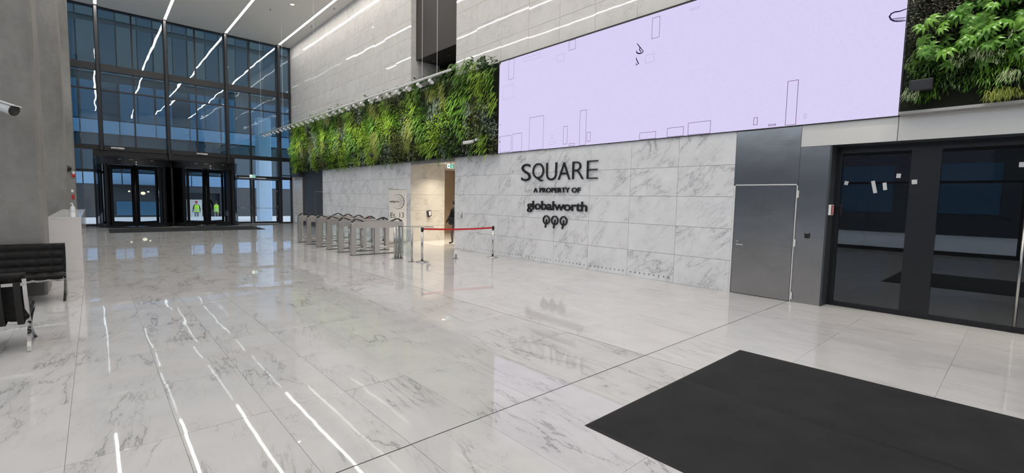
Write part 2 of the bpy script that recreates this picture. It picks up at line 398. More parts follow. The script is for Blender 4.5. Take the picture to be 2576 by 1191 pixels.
# right wall: backing, tiles
wall = struct('wall_right', None, label='white veined marble wall with recess and passage')
def slab(x0, x1, y0, y1, z0, z1, m=M_grout2, name='wall_core'): return part(name, MB().box(x0, x1, y0, y1, z0, z1), m, wall)
XB = XW + 0.025
slab(XB, XB + 0.35, 4.12, 14.20, 0, 3.36); slab(XB, XB + 0.35, 17.46, 27.6, 0, 3.36); slab(XB, XB + 0.35, 31.2, YF, 0, 3.36)
slab(XB, XB + 0.35, YB, 14.20, 6.27, 12.2); slab(XB, XB + 0.35, 17.46, YF, 6.27, 12.2)
slab(XB + 0.05, XB + 0.35, 0.0, YF, 3.36, 6.27, M_dark); slab(XB + 0.05, XB + 0.35, YB, 0, 3.36, 6.27, M_dark)
tcache = {}
def wtile(y0, y1, z0, z1, mat, holes=False):
    g = 0.003; w, h = (y1 - y0) / 2 - g, (z1 - z0) / 2 - g; key = (round(w, 3), round(h, 3), mat.name, holes)
    cyy, cz = (y0 + y1) / 2, (z0 + z1) / 2
    if key not in tcache:
        if holes:
            bm = bmesh.new(); es = []
            def loop(pts):
                vs = [bm.verts.new(p) for p in pts]
                e = [bm.edges.new((vs[i], vs[(i + 1) % len(vs)])) for i in range(len(vs))]; es.extend(e); return vs, e
            outer, oe = loop([(0, -w, -h), (0, w, -h), (0, w, h), (0, -w, h)])
            rings = []
            for k in range(9):
                yc = -0.52 + 0.13 * k; zc = -h + 0.112
                rings.append(loop([(0, yc + 0.019 * math.cos(a), zc + 0.019 * math.sin(a)) for a in [2 * math.pi * q / 12 for q in range(12)]]))
            bmesh.ops.triangle_fill(bm, use_beauty=True, use_dissolve=False, edges=es, normal=(-1, 0, 0))
            for vs, e in [(outer, oe)] + rings:
                nv = [bm.verts.new((0.024, v.co.y, v.co.z)) for v in vs]
                for q in range(len(vs)): bm.faces.new((vs[q], vs[(q + 1) % len(vs)], nv[(q + 1) % len(vs)], nv[q]))
            bmesh.ops.recalc_face_normals(bm, faces=bm.faces)
            me = bpy.data.meshes.new('tile'); bm.to_mesh(me); bm.free()
        else:
            b = 0.0015
            me = MB().poly([(.024, -w, -h), (.024, w, -h), (.024, w, h), (.024, -w, h), (b, -w, -h), (b, w, -h), (b, w, h), (b, -w, h), (0, -w + b, -h + b), (0, w - b, -h + b), (0, w - b, h - b), (0, -w + b, h - b)],
                           [(0, 4, 5, 1), (1, 5, 6, 2), (2, 6, 7, 3), (3, 7, 4, 0), (4, 8, 9, 5), (5, 9, 10, 6), (6, 10, 11, 7), (7, 11, 8, 4), (8, 11, 10, 9)]).mesh('tile')
        me.materials.append(mat); tcache[key] = me
    o = link('tile', tcache[key], None, wall, (XW, cyy, cz))
    s = 0.0022 if mat is M_wallup else 0.0004
    o.rotation_euler = (0, random.gauss(0, s), random.gauss(0, s))
    if holes: o['label'] = 'marble tile with a row of small round vent holes'
RZ = [0.0, 0.665, 1.333, 2.008, 2.68, 3.355]
LY = [4.115 + 1.265 * i for i in range(9)]; LY[-1] = 14.215
for i in range(8):
    for j in range(5): wtile(LY[i], LY[i + 1], RZ[j], RZ[j + 1], M_wall, holes=(j == 0 and 1 <= i <= 6))
LY2 = [17.44 + 1.27 * i for i in range(9)]; LY2[-1] = 27.6
for i in range(8):
    for j in range(5): wtile(LY2[i], LY2[i + 1], RZ[j], RZ[j + 1], M_wall)
for j in range(5): wtile(31.2, YF - 0.02, RZ[j], RZ[j + 1], M_wallup)
UZ = [6.28, 7.01, 7.74, 8.465, 9.19, 9.915, 10.64, 11.365, 12.1]
UY = [17.44, 18.70] + [18.70 + 1.068 * i for i in range(1, 14)]; UY[-1] = YF - 0.02
for i in range(len(UY) - 1):
    for j in range(8): wtile(UY[i], UY[i + 1], UZ[j], UZ[j + 1], M_wallup)
RY = [4.115 + 1.265 * i for i in range(-3, 9)]; RY[-1] = 14.215
for i in range(len(RY) - 1):
    for j in range(8): wtile(RY[i], RY[i + 1], UZ[j], UZ[j + 1], M_wallup)

# upper recess above the passage
rec = struct('wall_recess', None, label='tall recess in the marble wall with a dark suspended box')
for j in range(8):
    part('reveal_tile', MB().box(XW + .002, 11.31, 17.44, 17.46, UZ[j] + .003, UZ[j + 1] - .003), M_wallup, rec)
part('reveal_panel', MB().box(XW, 13.2, 14.17, 14.20, 6.0, 12.1), M_paint, rec)
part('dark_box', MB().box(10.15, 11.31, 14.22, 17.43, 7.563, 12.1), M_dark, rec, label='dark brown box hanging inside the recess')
for y in (15.9, 16.96): part('downlight_ring', MB().cyl((10.72, y, 7.55), (10.72, y, 7.562), 0.05), M_grey, rec)
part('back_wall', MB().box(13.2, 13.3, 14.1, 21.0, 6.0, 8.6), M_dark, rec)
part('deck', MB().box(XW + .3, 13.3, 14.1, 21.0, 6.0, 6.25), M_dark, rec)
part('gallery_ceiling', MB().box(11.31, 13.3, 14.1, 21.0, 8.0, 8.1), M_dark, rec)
part('end_wall', MB().box(11.31, 13.3, 20.0, 20.1, 6.2, 8.0), M_tan, rec)
for k in range(9): part('baffle', MB().box(11.45, 13.1, 14.4 + 0.28 * k, 14.52 + 0.28 * k, 7.3, 7.55), M_baffle, rec)

# passage under the living wall
pas = struct('wall_passage', None, label='cream marble lined passage beside the turnstiles')
for j in range(5):
    part('tile', MB().box(XW + .001, 11.62, 17.43, 17.45, RZ[j] + .003, RZ[j + 1] - .003), M_corr, pas)
part('side_core', MB().box(XW + .03, 11.62, 17.45, 17.7, 0, 3.36), M_paint, pas)
part('near_core', MB().box(XW + .03, 14.6, 14.0, 14.2, 0, 3.36), M_paint, pas)
part('soffit', MB().box(XW + .30, 14.7, 14.0, 22.0, 3.36, 3.45), M_paint, pas)
part('lintel', MB().box(XW + .03, XW + .30, 14.2, 17.46, 3.24, 3.44), M_ledge, pas)
part('end_wall', MB().box(14.6, 14.7, 14.0, 22.0, 0, 3.4), M_tan, pas)
part('far_wall', MB().box(11.62, 14.7, 21.0, 21.1, 0, 3.4), M_tan, pas)
part('back_wall', MB().box(11.5, 11.62, 17.7, 21.1, 0, 3.4), M_tan, pas)
part('floor_slab', MB().box(10.04, 14.7, 14.0, 22.0, -0.1, 0.0), M_desk, pas)
for k, (x, y) in enumerate(((11.0, 15.2), (11.0, 16.5), (12.6, 15.6), (13.2, 18.6))):
    cl = thing('downlight', ['warm recessed downlight just inside the passage mouth', 'warm recessed downlight near the cream side wall', 'warm recessed downlight deep in the passage', 'warm recessed downlight over the tan wall end of the passage'][k], 'light', (x, y, 3.35), 'warm downlights in the passage')
    part('rim', MB().lathe([(.075, -.012), (.10, -.014), (.105, 0)], (x, y, 3.36), 20), M_white, cl, True)
    part('lens', MB().cyl((x, y, 3.352), (x, y, 3.359), .07, 16), E_warm, cl)
    L = bpy.data.lights.new('lamp_beam', 'SPOT'); L.energy = 240; L.spot_size = math.radians(125); L.spot_blend = 1.0; L.color = (1, .86, .66); L.shadow_soft_size = .06
    lo = bpy.data.objects.new('lamp_beam', L); C.objects.link(lo); lo.parent = cl; lo.location = (0, 0, -.02)

# dark portal beside the facade
po = struct('door_4', None, label='dark grey metal portal with a flush door, under the living wall')
part('panel', MB().box(XW + 0.06, XW + 0.16, 27.62, 29.0, 0, 3.36), M_anth, po)
part('panel', MB().box(XW + 0.06, XW + 0.16, 30.1, 31.18, 0, 3.36), M_anth, po)
part('panel', MB().box(XW + 0.06, XW + 0.16, 29.0, 30.1, 2.12, 3.36), M_anth, po)
lf = part('door_leaf', MB().box(XW + 0.05, XW + 0.16, 27.70, 28.98, 0.01, 2.10), M_anth, po)
part('frame_strip', MB().box(XW + 0.045, XW + 0.06, 28.98, 29.0, 0, 2.13), M_grey, po)
part('frame_strip', MB().box(XW + 0.045, XW + 0.06, 27.62, 29.0, 2.10, 2.13), M_grey, po)
part('door_leaf', MB().box(XW + 0.06, XW + 0.16, 29.0, 30.1, 0.0, 2.12), M_anth, po)
part('lever', MB().box(XW - 0.01, XW + 0.01, 27.75, 27.90, 1.02, 1.045).box(XW, XW + .05, 27.88, 27.9, 1.02, 1.045), M_chrome, lf)
part('soffit_box', MB().box(XW - 0.28, XW + 0.06, 31.1, 32.5, 3.05, 3.40), M_anth, po)

# steel lining with door, right of the marble
sl = struct('wall_steel', None, label='brushed steel wall lining around a flush door')
part('upper_panel', MB().box(XW, XW + .03, 2.93, 4.112, 2.262, 3.35), M_steel, sl)
part('side_panel', MB().box(XW, XW + .03, 2.45, 2.925, 0, 2.95), M_steel, sl)
part('return_panel', MB().box(XW + .001, 10.30, 2.42, 2.449, 0, 2.95), M_anth, sl)
part('core', MB().box(XW + .03, XW + .3, 2.45, 4.112, 0, 3.35), M_anth, sl)
d1 = struct('door_1', None, label='brushed steel door with white edges and lever handle')
lf = part('leaf', MB().box(XW - 0.012, XW + .02, 2.955, 4.065, 0.012, 2.235), M_steel, d1, bev=0.002)
for q in ((4.075, 4.108, 0, 2.262), (2.93, 2.945, 0, 2.262)): part('edge_strip', MB().box(XW - 0.02, XW + .01, q[0], q[1], q[2], q[3]), M_white, d1)
part('edge_strip', MB().box(XW - 0.02, XW + .01, 2.93, 4.108, 2.242, 2.262), M_white, d1)
for z in (0.12, 1.14, 2.07): part('hinge', MB().cyl((XW - 0.026, 2.925, z - .07), (XW - 0.026, 2.925, z + .07), 0.016, 10).box(XW - .03, XW - .012, 2.90, 2.935, z - .065, z + .065), M_white, d1)
hp = part('handle_plate', MB().box(XW - 0.022, XW - .012, 3.955, 4.0, 0.905, 1.10), M_chrome, lf, bev=0.004)
part('lever', MB().tube([(XW - .02, 3.978, 1.03), (XW - .06, 3.978, 1.03), (XW - .068, 3.965, 1.03), (XW - .068, 3.84, 1.028)], 0.010), M_chrome, lf, True)
part('keyhole', MB().cyl((XW - 0.026, 3.978, 0.955), (XW - .02, 3.978, 0.955), 0.009, 10), M_black, lf)

# fascia, ledge and entrance glazing at the right
fa = struct('trim_2', None, label='pale steel fascia band over the glass entrance')
for y0, y1 in ((1.52, 2.925), (0.05, 1.515), (-1.42, 0.045), (-4.0, -1.425)): part('fascia_panel', MB().box(XW - .004, XW + .3, y0 + .002, y1 - .002, 2.955, 3.35), M_fascia, fa)
part('soffit', MB().box(XW, 10.6, -4, 2.42, 2.95, 2.956), M_anth, fa)
part('ledge', MB().box(XW - 0.22, XW + .1, -4.0, 1.50, 3.352, 3.395), M_ledge, fa)
XG = 10.30
d2 = struct('door_2', None, label='black framed glass entrance with paper stickers, right edge')
def bar(y0, y1, z0, z1, n='frame', x0=XG - .04, x1=XG + .05): return part(n, MB().box(x0, x1, y0, y1, z0, z1), M_frame, d2)
bar(2.33, 2.42, .075, 2.83); bar(0.98, 1.36, .075, 2.83); bar(-0.28, -0.10, .075, 2.83); bar(-2.0, -1.75, .075, 2.83); bar(-4.0, 2.42, 2.83, 2.95, 'head'); bar(-4.0, 2.42, 0, 0.075, 'sill')
for y0, y1 in ((1.36, 2.33), (-0.10, 0.98), (-1.75, -0.28), (-4.0, -2.0)): part('pane', MB().box(XG, XG + .012, y0, y1, 0.075, 2.83), G_ent, d2)
part('pull_handle', MB().cyl((XG - .09, 0.0, 0.10), (XG - .09, 0.0, 1.75), 0.02, 12).cyl((XG - .09, 0, .5), (XG, 0, .5), 0.012, 8).cyl((XG - .09, 0, 1.5), (XG, 0, 1.5), 0.012, 8), M_pole, d2, True)
for k, (y, z, w, h, a) in enumerate(((2.255, 2.285, .06, .07, .25), (1.84, 2.21, .055, .22, -.22), (1.69, 2.22, .055, .13, -.15), (1.515, 2.40, .06, .075, .06), (1.295, 2.29, .07, .075, -.08), (0.09, 2.53, .07, .075, 0.0))):
    mb = MB().box(-.001, 0.0, -w / 2, w / 2, -h / 2, h / 2).xf(Matrix.Translation((XG - .003 if y > 1.36 or y < 1.0 else XG - .043, y, z)) @ Matrix.Rotation(a, 4, 'X'))
    o = single('paper_sticker', mb, M_white, ['white paper sticker nearest the steel wall on the entrance glass', 'longest slanted white paper sticker on the entrance glass', 'slanted white paper sticker next to the longest one', 'white paper sticker placed highest beside the black post', 'white paper sticker on the broad black door post', 'white paper sticker at the far right edge of the entrance'][k], 'sticker', group='paper stickers on the entrance glass')
ves = struct('wall_vestibule', None, label='dark vestibule behind the entrance glass')
part('back_wall', MB().box(13.4, 13.5, -5, 2.9, 0, 3.3), M_vest_wall, ves); part('side_wall', MB().box(10.35, 13.5, 2.5, 2.6, 0, 3.3), M_vest_wall, ves)
part('side_wall', MB().box(10.35, 13.5, -5.1, -5.0, 0, 3.3), M_vest_wall, ves); part('vestibule_ceiling', MB().box(10.35, 13.5, -5, 2.6, 3.0, 3.1), M_vest_wall, ves)
part('vestibule_floor', MB().box(10.32, 13.5, -5, 2.6, -0.1, -0.002), M_vest_wall, ves)
struct('wall_end', MB().box(XW, 10.4, YB, -4.0, 0, 6.3), M_paint, label='plain wall past the entrance')
struct('wall_back', MB().box(XL, 10.3, YB - .2, YB, 0, 12.2), M_paint, label='plain wall behind the camera')

# concrete columns
for k, (y0, lab) in enumerate(((11.56, 'massive raw concrete column at the left edge, behind the sofa'), (19.32, 'raw concrete column behind the reception desk'), (28.8, 'farthest raw concrete column, beside the glass wall'))):
    x1 = -0.69 if k == 0 else -0.62
    struct('column', MB().cbox(-1.86, x1, y0, y0 + 1.15, 0, ZC, 0.035), M_conc, label=lab)

# ------------------------------------------------------------------ glazed facade
win = struct('window_1', None, label='tall dark framed glass facade with blue daylight')
MAIN = [-2.57, 0.37, 3.27, 6.21, 9.17]; SUB = [-1.1, 1.80, 4.67, 7.51]
def frame(n, x0, x1, z0, z1, dy0=0.10, dy1=0.10, m=M_fgrey): return part(n, MB().box(x0, x1, YF - dy0, YF + dy1, z0, z1), m, win)
for x in MAIN:
    zb = 4.05 if 0.3 < x < 6 else 0
    p = [(x - .10, YF + .1), (x - .10, YF - .20), (x - .06, YF - .30), (x + .06, YF - .30), (x + .10, YF - .20), (x + .10, YF + .1)]
    part('mullion', MB().prism(p, zb, ZC), M_fgrey, win)
for x in SUB: frame('slim_mullion', x - .035, x + .035, 4.2, ZC, 0.06, 0.06)
frame('mullion', 9.82, 9.92, 0, ZC, 0.10, 0.1); frame('mullion', XL, XL + .12, 0, ZC)
frame('transom', XL, 9.92, 8.23, 8.58, 0.16); frame('transom', XL, 9.92, 4.08, 4.33, 0.16); frame('slim_transom', XL, 9.92, 7.20, 7.28, 0.05, .05)
frame('transom', XL, 9.92, ZC - .09, ZC + .03, 0.12)
XS = sorted(MAIN + SUB + [XL + .12, 9.87])
for i in range(len(XS) - 1):
    for z0, z1 in ((4.33, 7.20), (7.28, 8.23), (8.58, ZC - .09)):
        o = part('pane', MB().box(XS[i] + .03, XS[i + 1] - .03, YF - .012, YF + .012, z0, z1), G_fac, win, origin=((XS[i] + XS[i + 1]) / 2, YF, z0))
        o.rotation_euler = (random.gauss(0, .002), 0, random.gauss(0, .003))
# ground level left of the revolving doors
frame('transom', XL, 0.05, 2.92, 3.04, 0.08); frame('sill', XL, 0.05, 0, 0.12, 0.08)
for x0, x1 in ((XL + .12, -2.67), (-2.47, -1.14), (-1.06, 0.02)):
    for z0, z1 in ((0.12, 2.92), (3.04, 4.08)): part('pane', MB().box(x0, x1, YF - .012, YF + .012, z0, z1), G_door, win)
frame('slim_mullion', -1.14, -1.06, 0, 4.1, .06, .06); frame('mullion', 0.0, 0.10, 0, 4.1, .1)
# right of the revolving doors
frame('transom', 6.4, 9.92, 2.88, 3.06, 0.10)
for x0, x1 in ((6.31, 7.47), (7.55, 9.07)): part('pane', MB().box(x0, x1, YF - .012, YF + .012, 3.06, 4.08), G_door, win)
frame('slim_mullion', 7.47, 7.55, 3.0, 4.1, .06, .06)
frame('slim_transom', 9.2, 9.9, 3.14, 3.20, .06, .06); frame('sill', 9.2, 9.9, 0, .08, .08)
part('pane', MB().box(9.27, 9.82, YF - .012, YF + .012, .08, 3.14), G_door, win); part('pane', MB().box(9.27, 9.82, YF - .012, YF + .012, 3.2, 4.08), G_door, win)
d3 = struct('door_3', None, label='double glass door with black frames right of the revolving doors')
def fdoor(x0, x1, s, hx):
    lf = part('leaf_frame', MB().box(x0, x0 + s, YF - .05, YF + .05, 0.01, 2.87).box(x1 - s, x1, YF - .05, YF + .05, 0.01, 2.87).box(x0 + s, x1 - s, YF - .05, YF + .05, 0.01, 0.13).box(x0 + s, x1 - s, YF - .05, YF + .05, 2.80, 2.87), M_frame, d3)
    part('pane', MB().box(x0 + s, x1 - s, YF - .01, YF + .01, .13, 2.80), G_door, lf)
    part('push_bar', MB().cyl((x0 + s, YF - .10, 1.0), (x1 - s, YF - .10, 1.0), .016, 8), M_pole, lf, True)
    part('pull_handle', MB().tube([(hx, YF - .06, .95), (hx, YF - .13, .95), (hx, YF - .13, 1.15), (hx, YF - .06, 1.15)], .013), M_pole, lf, True)
fdoor(6.46, 7.50, 0.11, 7.44); fdoor(7.53, 9.06, 0.13, 9.0)
for z in (2.1, 0.45): part('hinge', MB().cyl((8.98, YF - .07, z - .07), (8.98, YF - .07, z + .07), .025, 8), M_pole, d3)

# ------------------------------------------------------------------ glazed left side (seen in reflections)
wl = struct('window_2', None, label='glazed left side of the lobby')
for k in range(15):
    y = YB + 0.05 + 3.0 * k; part('mullion', MB().box(XL - .1, XL + .1, y - .09, y + .09, 0, ZC), M_fgrey, wl)
    if y + 3 < YF + .5:
        for z0, z1 in ((.15, 4.1), (4.4, 8.0), (8.2, ZC - .1)): part('pane', MB().box(XL - .012, XL + .012, y + .09, min(y + 2.91, YF), z0, z1), G_left, wl)
for z0, z1 in ((0, .15), (2.85, 2.95), (4.1, 4.4), (8.0, 8.2), (ZC - .1, ZC)): part('transom', MB().box(XL - .08, XL + .08, YB, YF, z0, z1), M_fgrey, wl)

# ================================================================== OUTSIDE
struct('ground', MB().box(-60, 60, YF + .15, 45.0, -0.25, -0.01).box(-60, 60, 45.0, 90, -.75, -.5).box(-60, XL, -60, YF + .15, -.15, -.01).box(XL, 60, -60, YB - .1, -.15, -.01), M_snow, label='pale paved square outside the glass')
bl = thing('office_building', 'dark office block with pale blue bands across the square', 'building', (5, 46, 0))
part('ground_floor', MB().box(-30, 5.6, 46.4, 47.2, -.5, 2.42), M_bdark, bl); part('ground_floor', MB().box(8.0, 40, 46.4, 47.2, -.5, 2.42), M_bdark, bl)
part('lobby_lintel', MB().box(5.6, 8.0, 46.4, 47.2, 1.9, 2.42), M_bdark, bl); part('lobby_back', MB().box(5.0, 9.0, 47.1, 47.2, -.5, 1.9), M_bdark, bl); part('lit_opening_panel', MB().box(5.62, 6.75, 46.9, 47.0, -.5, 1.35), M_white, bl)  # the white panel stands in for the glow of a lit opening
part('upper_wall', MB().box(-30, 40, 46.6, 47.2, 2.42, 26), M_bdark, bl)
x = -16.0
k = 0
while x < 24:
    for z0, z1 in ((2.45, 3.3), (6.2, 7.15)): part('spandrel', MB().box(x + .03, x + 2.17, 46.35, 46.6, z0, z1), M_band, bl)
    part('window', MB().box(x + .08, x + 2.12, 46.5, 46.62, 3.4, 6.1), M_bglass, bl)
    part('window', MB().box(x + .08, x + 1.1, 46.5, 46.62, 7.25, 10.0), M_bglass2, bl); part('window', MB().box(x + 1.16, x + 2.12, 46.5, 46.62, 7.25, 10.0), M_bglass if k % 2 else M_bglass2, bl)
    for z0 in (10.6, 14.6, 18.6):
        part('wall_panel', MB().box(x + .03, x + 1.2, 46.45, 46.6, z0, z0 + 3.6), M_bwall, bl); part('window', MB().box(x + 1.25, x + 2.15, 46.5, 46.62, z0, z0 + 3.6), M_bglass, bl)
    x += 2.2; k += 1
ent = part('lobby_window', MB().box(1.2, 4.1, 46.3, 46.42, 0.08, 1.15), M_bglass2, bl, label='dim blue reception front')
part('lobby_window', MB().box(3.6, 4.25, 46.32, 46.42, 1.45, 2.1), E_farroom, bl)
struct('column_outside', MB().cbox(8.70, 9.55, 36.6, 37.4, 0, 7.3, .03), M_bcol, label='pale blue clad pillar standing outside the glass door')
lb = thing('sky_blocker', 'unseen dark building added beyond the left glazing to block low sky', 'building', (-24, 0, 0))  # unseen building added to limit sky light and darken reflections
part('wall', MB().box(-25, -24, -40, 40, 0, 8.3), M_bdark, lb)
for k in range(14): part('window', MB().box(-24.02, -23.95, -38 + 5.6 * k, -34.5 + 5.6 * k, 1.5, 5.0), M_bglass2 if k % 3 else M_bglass, lb)
for k, (px, pz, r) in enumerate(((1.97, 1.93, .07), (2.27, 1.83, .11), (2.80, 1.80, .15), (3.12, 1.92, .07), (3.83, 1.91, .07), (4.17, 1.83, .11))):
    t = thing('pendant_lamp', ['small globe pendant lamp glowing far left across the square', 'round pendant lamp second from left across the square', 'largest round pendant lamp across the square', 'small pendant lamp right of the largest one across the square', 'small pendant lamp in front of the lit far window', 'rightmost round pendant lamp across the square'][k], 'lamp', (px, 46.0, pz), 'pendant lamps across the square')
    part('globe', MB().ball((px, 46.0, pz), r, 8, (1, 1, .8)), E_far, t, True); part('wire', MB().cyl((px, 46.0, pz + r * .7), (px, 46.0, 2.398), .006, 6), M_black, t)
single('canopy', MB().box(0.8, 5.4, 45.7, 46.38, 2.40, 2.45), M_bdark, 'thin dark canopy over the far pendant lamps', 'canopy')

# ================================================================== REVOLVING DOORS
def revolving(cx, cyy, lab):
    R, H = 1.60, 3.70
    t = thing('revolving_door', lab, 'revolving door', (cx, cyy, 0), 'black revolving doors in the facade')
    def ring(r0, r1, z0, z1, a0, a1, n):
        mb = MB(); pts = []
        for i in range(n + 1):
            a = a0 + (a1 - a0) * i / n
            c, s = math.cos(a), math.sin(a)
            pts += [(cx + r0 * c, cyy + r0 * s, z0), (cx + r1 * c, cyy + r1 * s, z0), (cx + r1 * c, cyy + r1 * s, z1), (cx + r0 * c, cyy + r0 * s, z1)]
        fs = [(0, 1, 2, 3), tuple(range(4 * n, 4 * n + 4))[::-1]]
        for i in range(n): fs += [(4 * i + k, 4 * i + 4 + k, 4 * i + 4 + (k + 1) % 4, 4 * i + (k + 1) % 4) for k in range(4)]
        return mb.poly(pts, fs)
    part('canopy_drum', ring(0.02, R, 3.28, H, 0, 2 * math.pi, 64), M_frame, t)
    o = part('canopy_rim', ring(R, R + .03, H - .10, H, 0, 2 * math.pi, 48), M_fgrey, t)
    part('base_ring', ring(R - .10, R + .03, 0, 0.05, 0, 2 * math.pi, 48), M_frame, t)
    q = math.pi / 4
    for a0 in (0.0, math.pi):
        a, b = a0 - q * .92, a0 + q * .92
        sw = part('side_wall', ring(R - .03, R, 0.05, 3.28, a, b, 28), G_side, t)
        for aa in (a, a0, b):
            part('post', MB().box(-.05, .05, -.06, .06, 0, 3.28).xf(Matrix.Translation((cx + (R - .02) * math.cos(aa), cyy + (R - .02) * math.sin(aa), 0)) @ Matrix.Rotation(aa, 4, 'Z')), M_frame, sw)
        part('kick_band', ring(R - .04, R + .005, 0.05, 0.22, a, b, 16), M_frame, sw)
    part('centre_post', MB().cyl((cx, cyy, 0), (cx, cyy, 3.3), 0.08, 14), M_frame, t, True)
    for k in range(4):
        a = q + k * math.pi / 2 + 0.0
        Mx = Matrix.Translation((cx, cyy, 0)) @ Matrix.Rotation(a, 4, 'Z')
        L = R - .10
        w = part('wing', MB().box(.07, .19, -.035, .035, .03, 3.26).box(L - .13, L, -.035, .035, .03, 3.26).box(.19, L - .13, -.035, .035, .03, .25).box(.19, L - .13, -.035, .035, 3.10, 3.26).xf(Mx), M_frame, t)
        part('wing_pane', MB().box(.19, L - .13, -.006, .006, .25, 3.10).xf(Mx), G_door, w)
    for dx in (-.62, -.2, .62): part('drum_light', MB().box(cx + dx - .09, cx + dx + .09, cyy - math.sqrt(R * R - dx * dx) - .012, cyy - math.sqrt(R * R - dx * dx) + .03, 3.52, 3.545), M_grey, t)
    for z in (3.30, 3.42): part('sensor_dot', MB().cyl((cx, cyy - R - .02, z), (cx, cyy - R + .02, z), .03, 10), M_white, t)
    return t
revolving(1.66, 32.62, 'black revolving door on the left, in front of the far pendant lamps')
revolving(4.92, 32.62, 'black revolving door on the right, workers in vests behind it')
sp = struct('trim_3', None, label='black infill between the revolving doors')
part('infill', MB().box(0.08, 6.5, YF - .06, YF + .06, 3.68, 4.1), M_frame, sp); part('infill_post', MB().box(3.22, 3.36, YF - .5, YF + .06, 0, 4.1), M_frame, sp); part('infill_post', MB().box(6.44, 6.56, YF - .1, YF + .06, 0, 4.1), M_frame, sp)
for x, lab in ((1.02, 'white sensor bar above the left revolving door'), (4.86, 'white sensor bar above the right revolving door')):
    t = thing('sensor_bar', lab, 'sensor', (x, YF - .2, 4.17), 'sensor bars over the revolving doors')
    part('case', MB().box(x - .28, x + .28, YF - .24, YF - .165, 4.16, 4.26), M_white, t, bev=.02); part('lens', MB().box(x - .24, x + .05, YF - .246, YF - .24, 4.18, 4.21), M_grey, t)
def exitsign(c, ax, w, h, lab, yy=None):
    t = thing('exit_sign', lab, 'sign', c)
    x, y, z = c
    part('case', MB().box(x - w / 2, x + w / 2, y - .02, y + .02, z, z + h), M_white, t)
    part('lit_face', MB().box(x - w * .47, x + w * .47, y - .024, y - .02, z + h * .06, z + h * .94), E_exit, t)
    part('green_field', MB().box(x - w * .05, x + w * .45, y - .027, y - .024, z + h * .1, z + h * .9), E_green, t)
    part('running_figure', MB().ball((x + w * .2, y - .028, z + h * .75), h * .08, 6).prism([(x + w * .12, z + h * .2), (x + w * .2, z + h * .42), (x + w * .3, z + h * .15), (x + w * .33, z + h * .2), (x + w * .25, z + h * .6), (x + w * .12, z + h * .65)], y - .030, y - .027, 'y'), E_exit, t)
    part('arrow', MB().prism([(x - w * .4, z + h * .5), (x - w * .26, z + h * .75), (x - w * .26, z + h * .6), (x - w * .12, z + h * .6), (x - w * .12, z + h * .4), (x - w * .26, z + h * .4), (x - w * .26, z + h * .25)], y - .027, y - .024, 'y'), E_green, t)
    return t
t = exitsign((7.53, YF - .13, 2.93), 0, .34, .2, 'green and white exit sign over the double glass door')
part('bracket', MB().box(7.5, 7.56, YF - .11, YF - .05, 2.95, 3.0), M_grey, t)
for x0, x1, lab in ((6.75, 7.35, 'white closer bar on the narrow leaf of the glass door'), (7.75, 8.3, 'white closer bar on the wide leaf of the glass door')):
    single('door_closer', MB().box(x0, x1, YF - .16, YF - .10, 2.90, 2.95), M_white, lab, 'door closer', group='closers of the double glass door', bev=.008)

# ================================================================== LETTERING
_dep = bpy.context.evaluated_depsgraph_get
def glyph_mesh(txt, off=0.0, depth=0.02):
    cu = bpy.data.curves.new('g', 'FONT'); cu.body = txt; cu.size = 1.0; cu.offset = off; cu.extrude = depth; cu.resolution_u = 4
    o = bpy.data.objects.new('g', cu); C.objects.link(o); bpy.context.view_layer.update()
    e = o.evaluated_get(_dep()); me = e.to_mesh(); v = [tuple(p.co) for p in me.vertices]; f = [tuple(p.vertices) for p in me.polygons]
    e.to_mesh_clear(); bpy.data.objects.remove(o); bpy.data.curves.remove(cu)
    return v, f
_adv = {}
def advance(ch):
    if ch not in _adv:
        a = max(p[0] for p in glyph_mesh('I' + ch + 'I')[0]); b = max(p[0] for p in glyph_mesh('II')[0]); _adv[ch] = a - b
    return _adv[ch]
def place(v, f, fn): m = MB(); m.poly([fn(*p) for p in v], f); return m
def word(txt, parent, mat, p0, p1, z0, z1, plane, off=0.0, depth=.5, ref=None, space=1.0, bx=None):
    """letters of txt between p0 and p1 (along the wall), the reference letter between z0 and z1, one object per letter"""
    gl = []; x = 0
    for ch in txt:
        if ch != ' ': gl.append((ch, x, glyph_mesh(ch, off, depth)))
        x += advance(ch) * space
    xs = [a + p[0] for _, a, (v, f) in gl for p in v]; xa, xb = min(xs), max(xs)
    rv = glyph_mesh(ref or txt[0], off, depth)[0]; ya, yb = min(p[1] for p in rv), max(p[1] for p in rv)
    for ch, a, (v, f) in gl:
        def fn(px, py, pz): return plane(p0 + (a + px - xa) / (xb - xa) * (p1 - p0), z0 + (py - ya) / (yb - ya) * (z1 - z0), pz / depth)
        part('letter', place(v, f, fn), mat, parent)
XL_ = XW - .03
wallplane = lambda a, z, d: (XL_ - d * .012, a, z)
t = thing('wall_sign', 'large black raised letters SQUARE on the marble wall', 'sign', (XL_, 9.1, 2.45))
LOFF = {'S': -.008, 'Q': -.010, 'U': -.010, 'A': -.010, 'R': -.016, 'E': -.024}
for ch, a, b, z0, z1 in (('S', 10.585, 10.17, 2.445, 2.965), ('Q', 10.095, 9.61, 2.42, 2.965), ('U', 9.52, 9.10, 2.445, 2.955), ('A', 9.05, 8.59, 2.455, 2.945), ('R', 8.515, 8.105, 2.46, 2.945), ('E', 8.005, 7.632, 2.46, 2.945)):
    v, f = glyph_mesh(ch, LOFF[ch], .5)
    xa, xb = min(p[0] for p in v), max(p[0] for p in v); ya, yb = min(p[1] for p in v), max(p[1] for p in v)
    part('letter', place(v, f, lambda x, y, z: wallplane(a + (x - xa) / (xb - xa) * (b - a), z0 + (y - ya) / (yb - ya) * (z1 - z0), z / .5)), M_letter, t)
t = thing('wall_sign', 'small bold black raised letters A PROPERTY OF under the largest lettering', 'sign', (XL_, 9.1, 2.09))
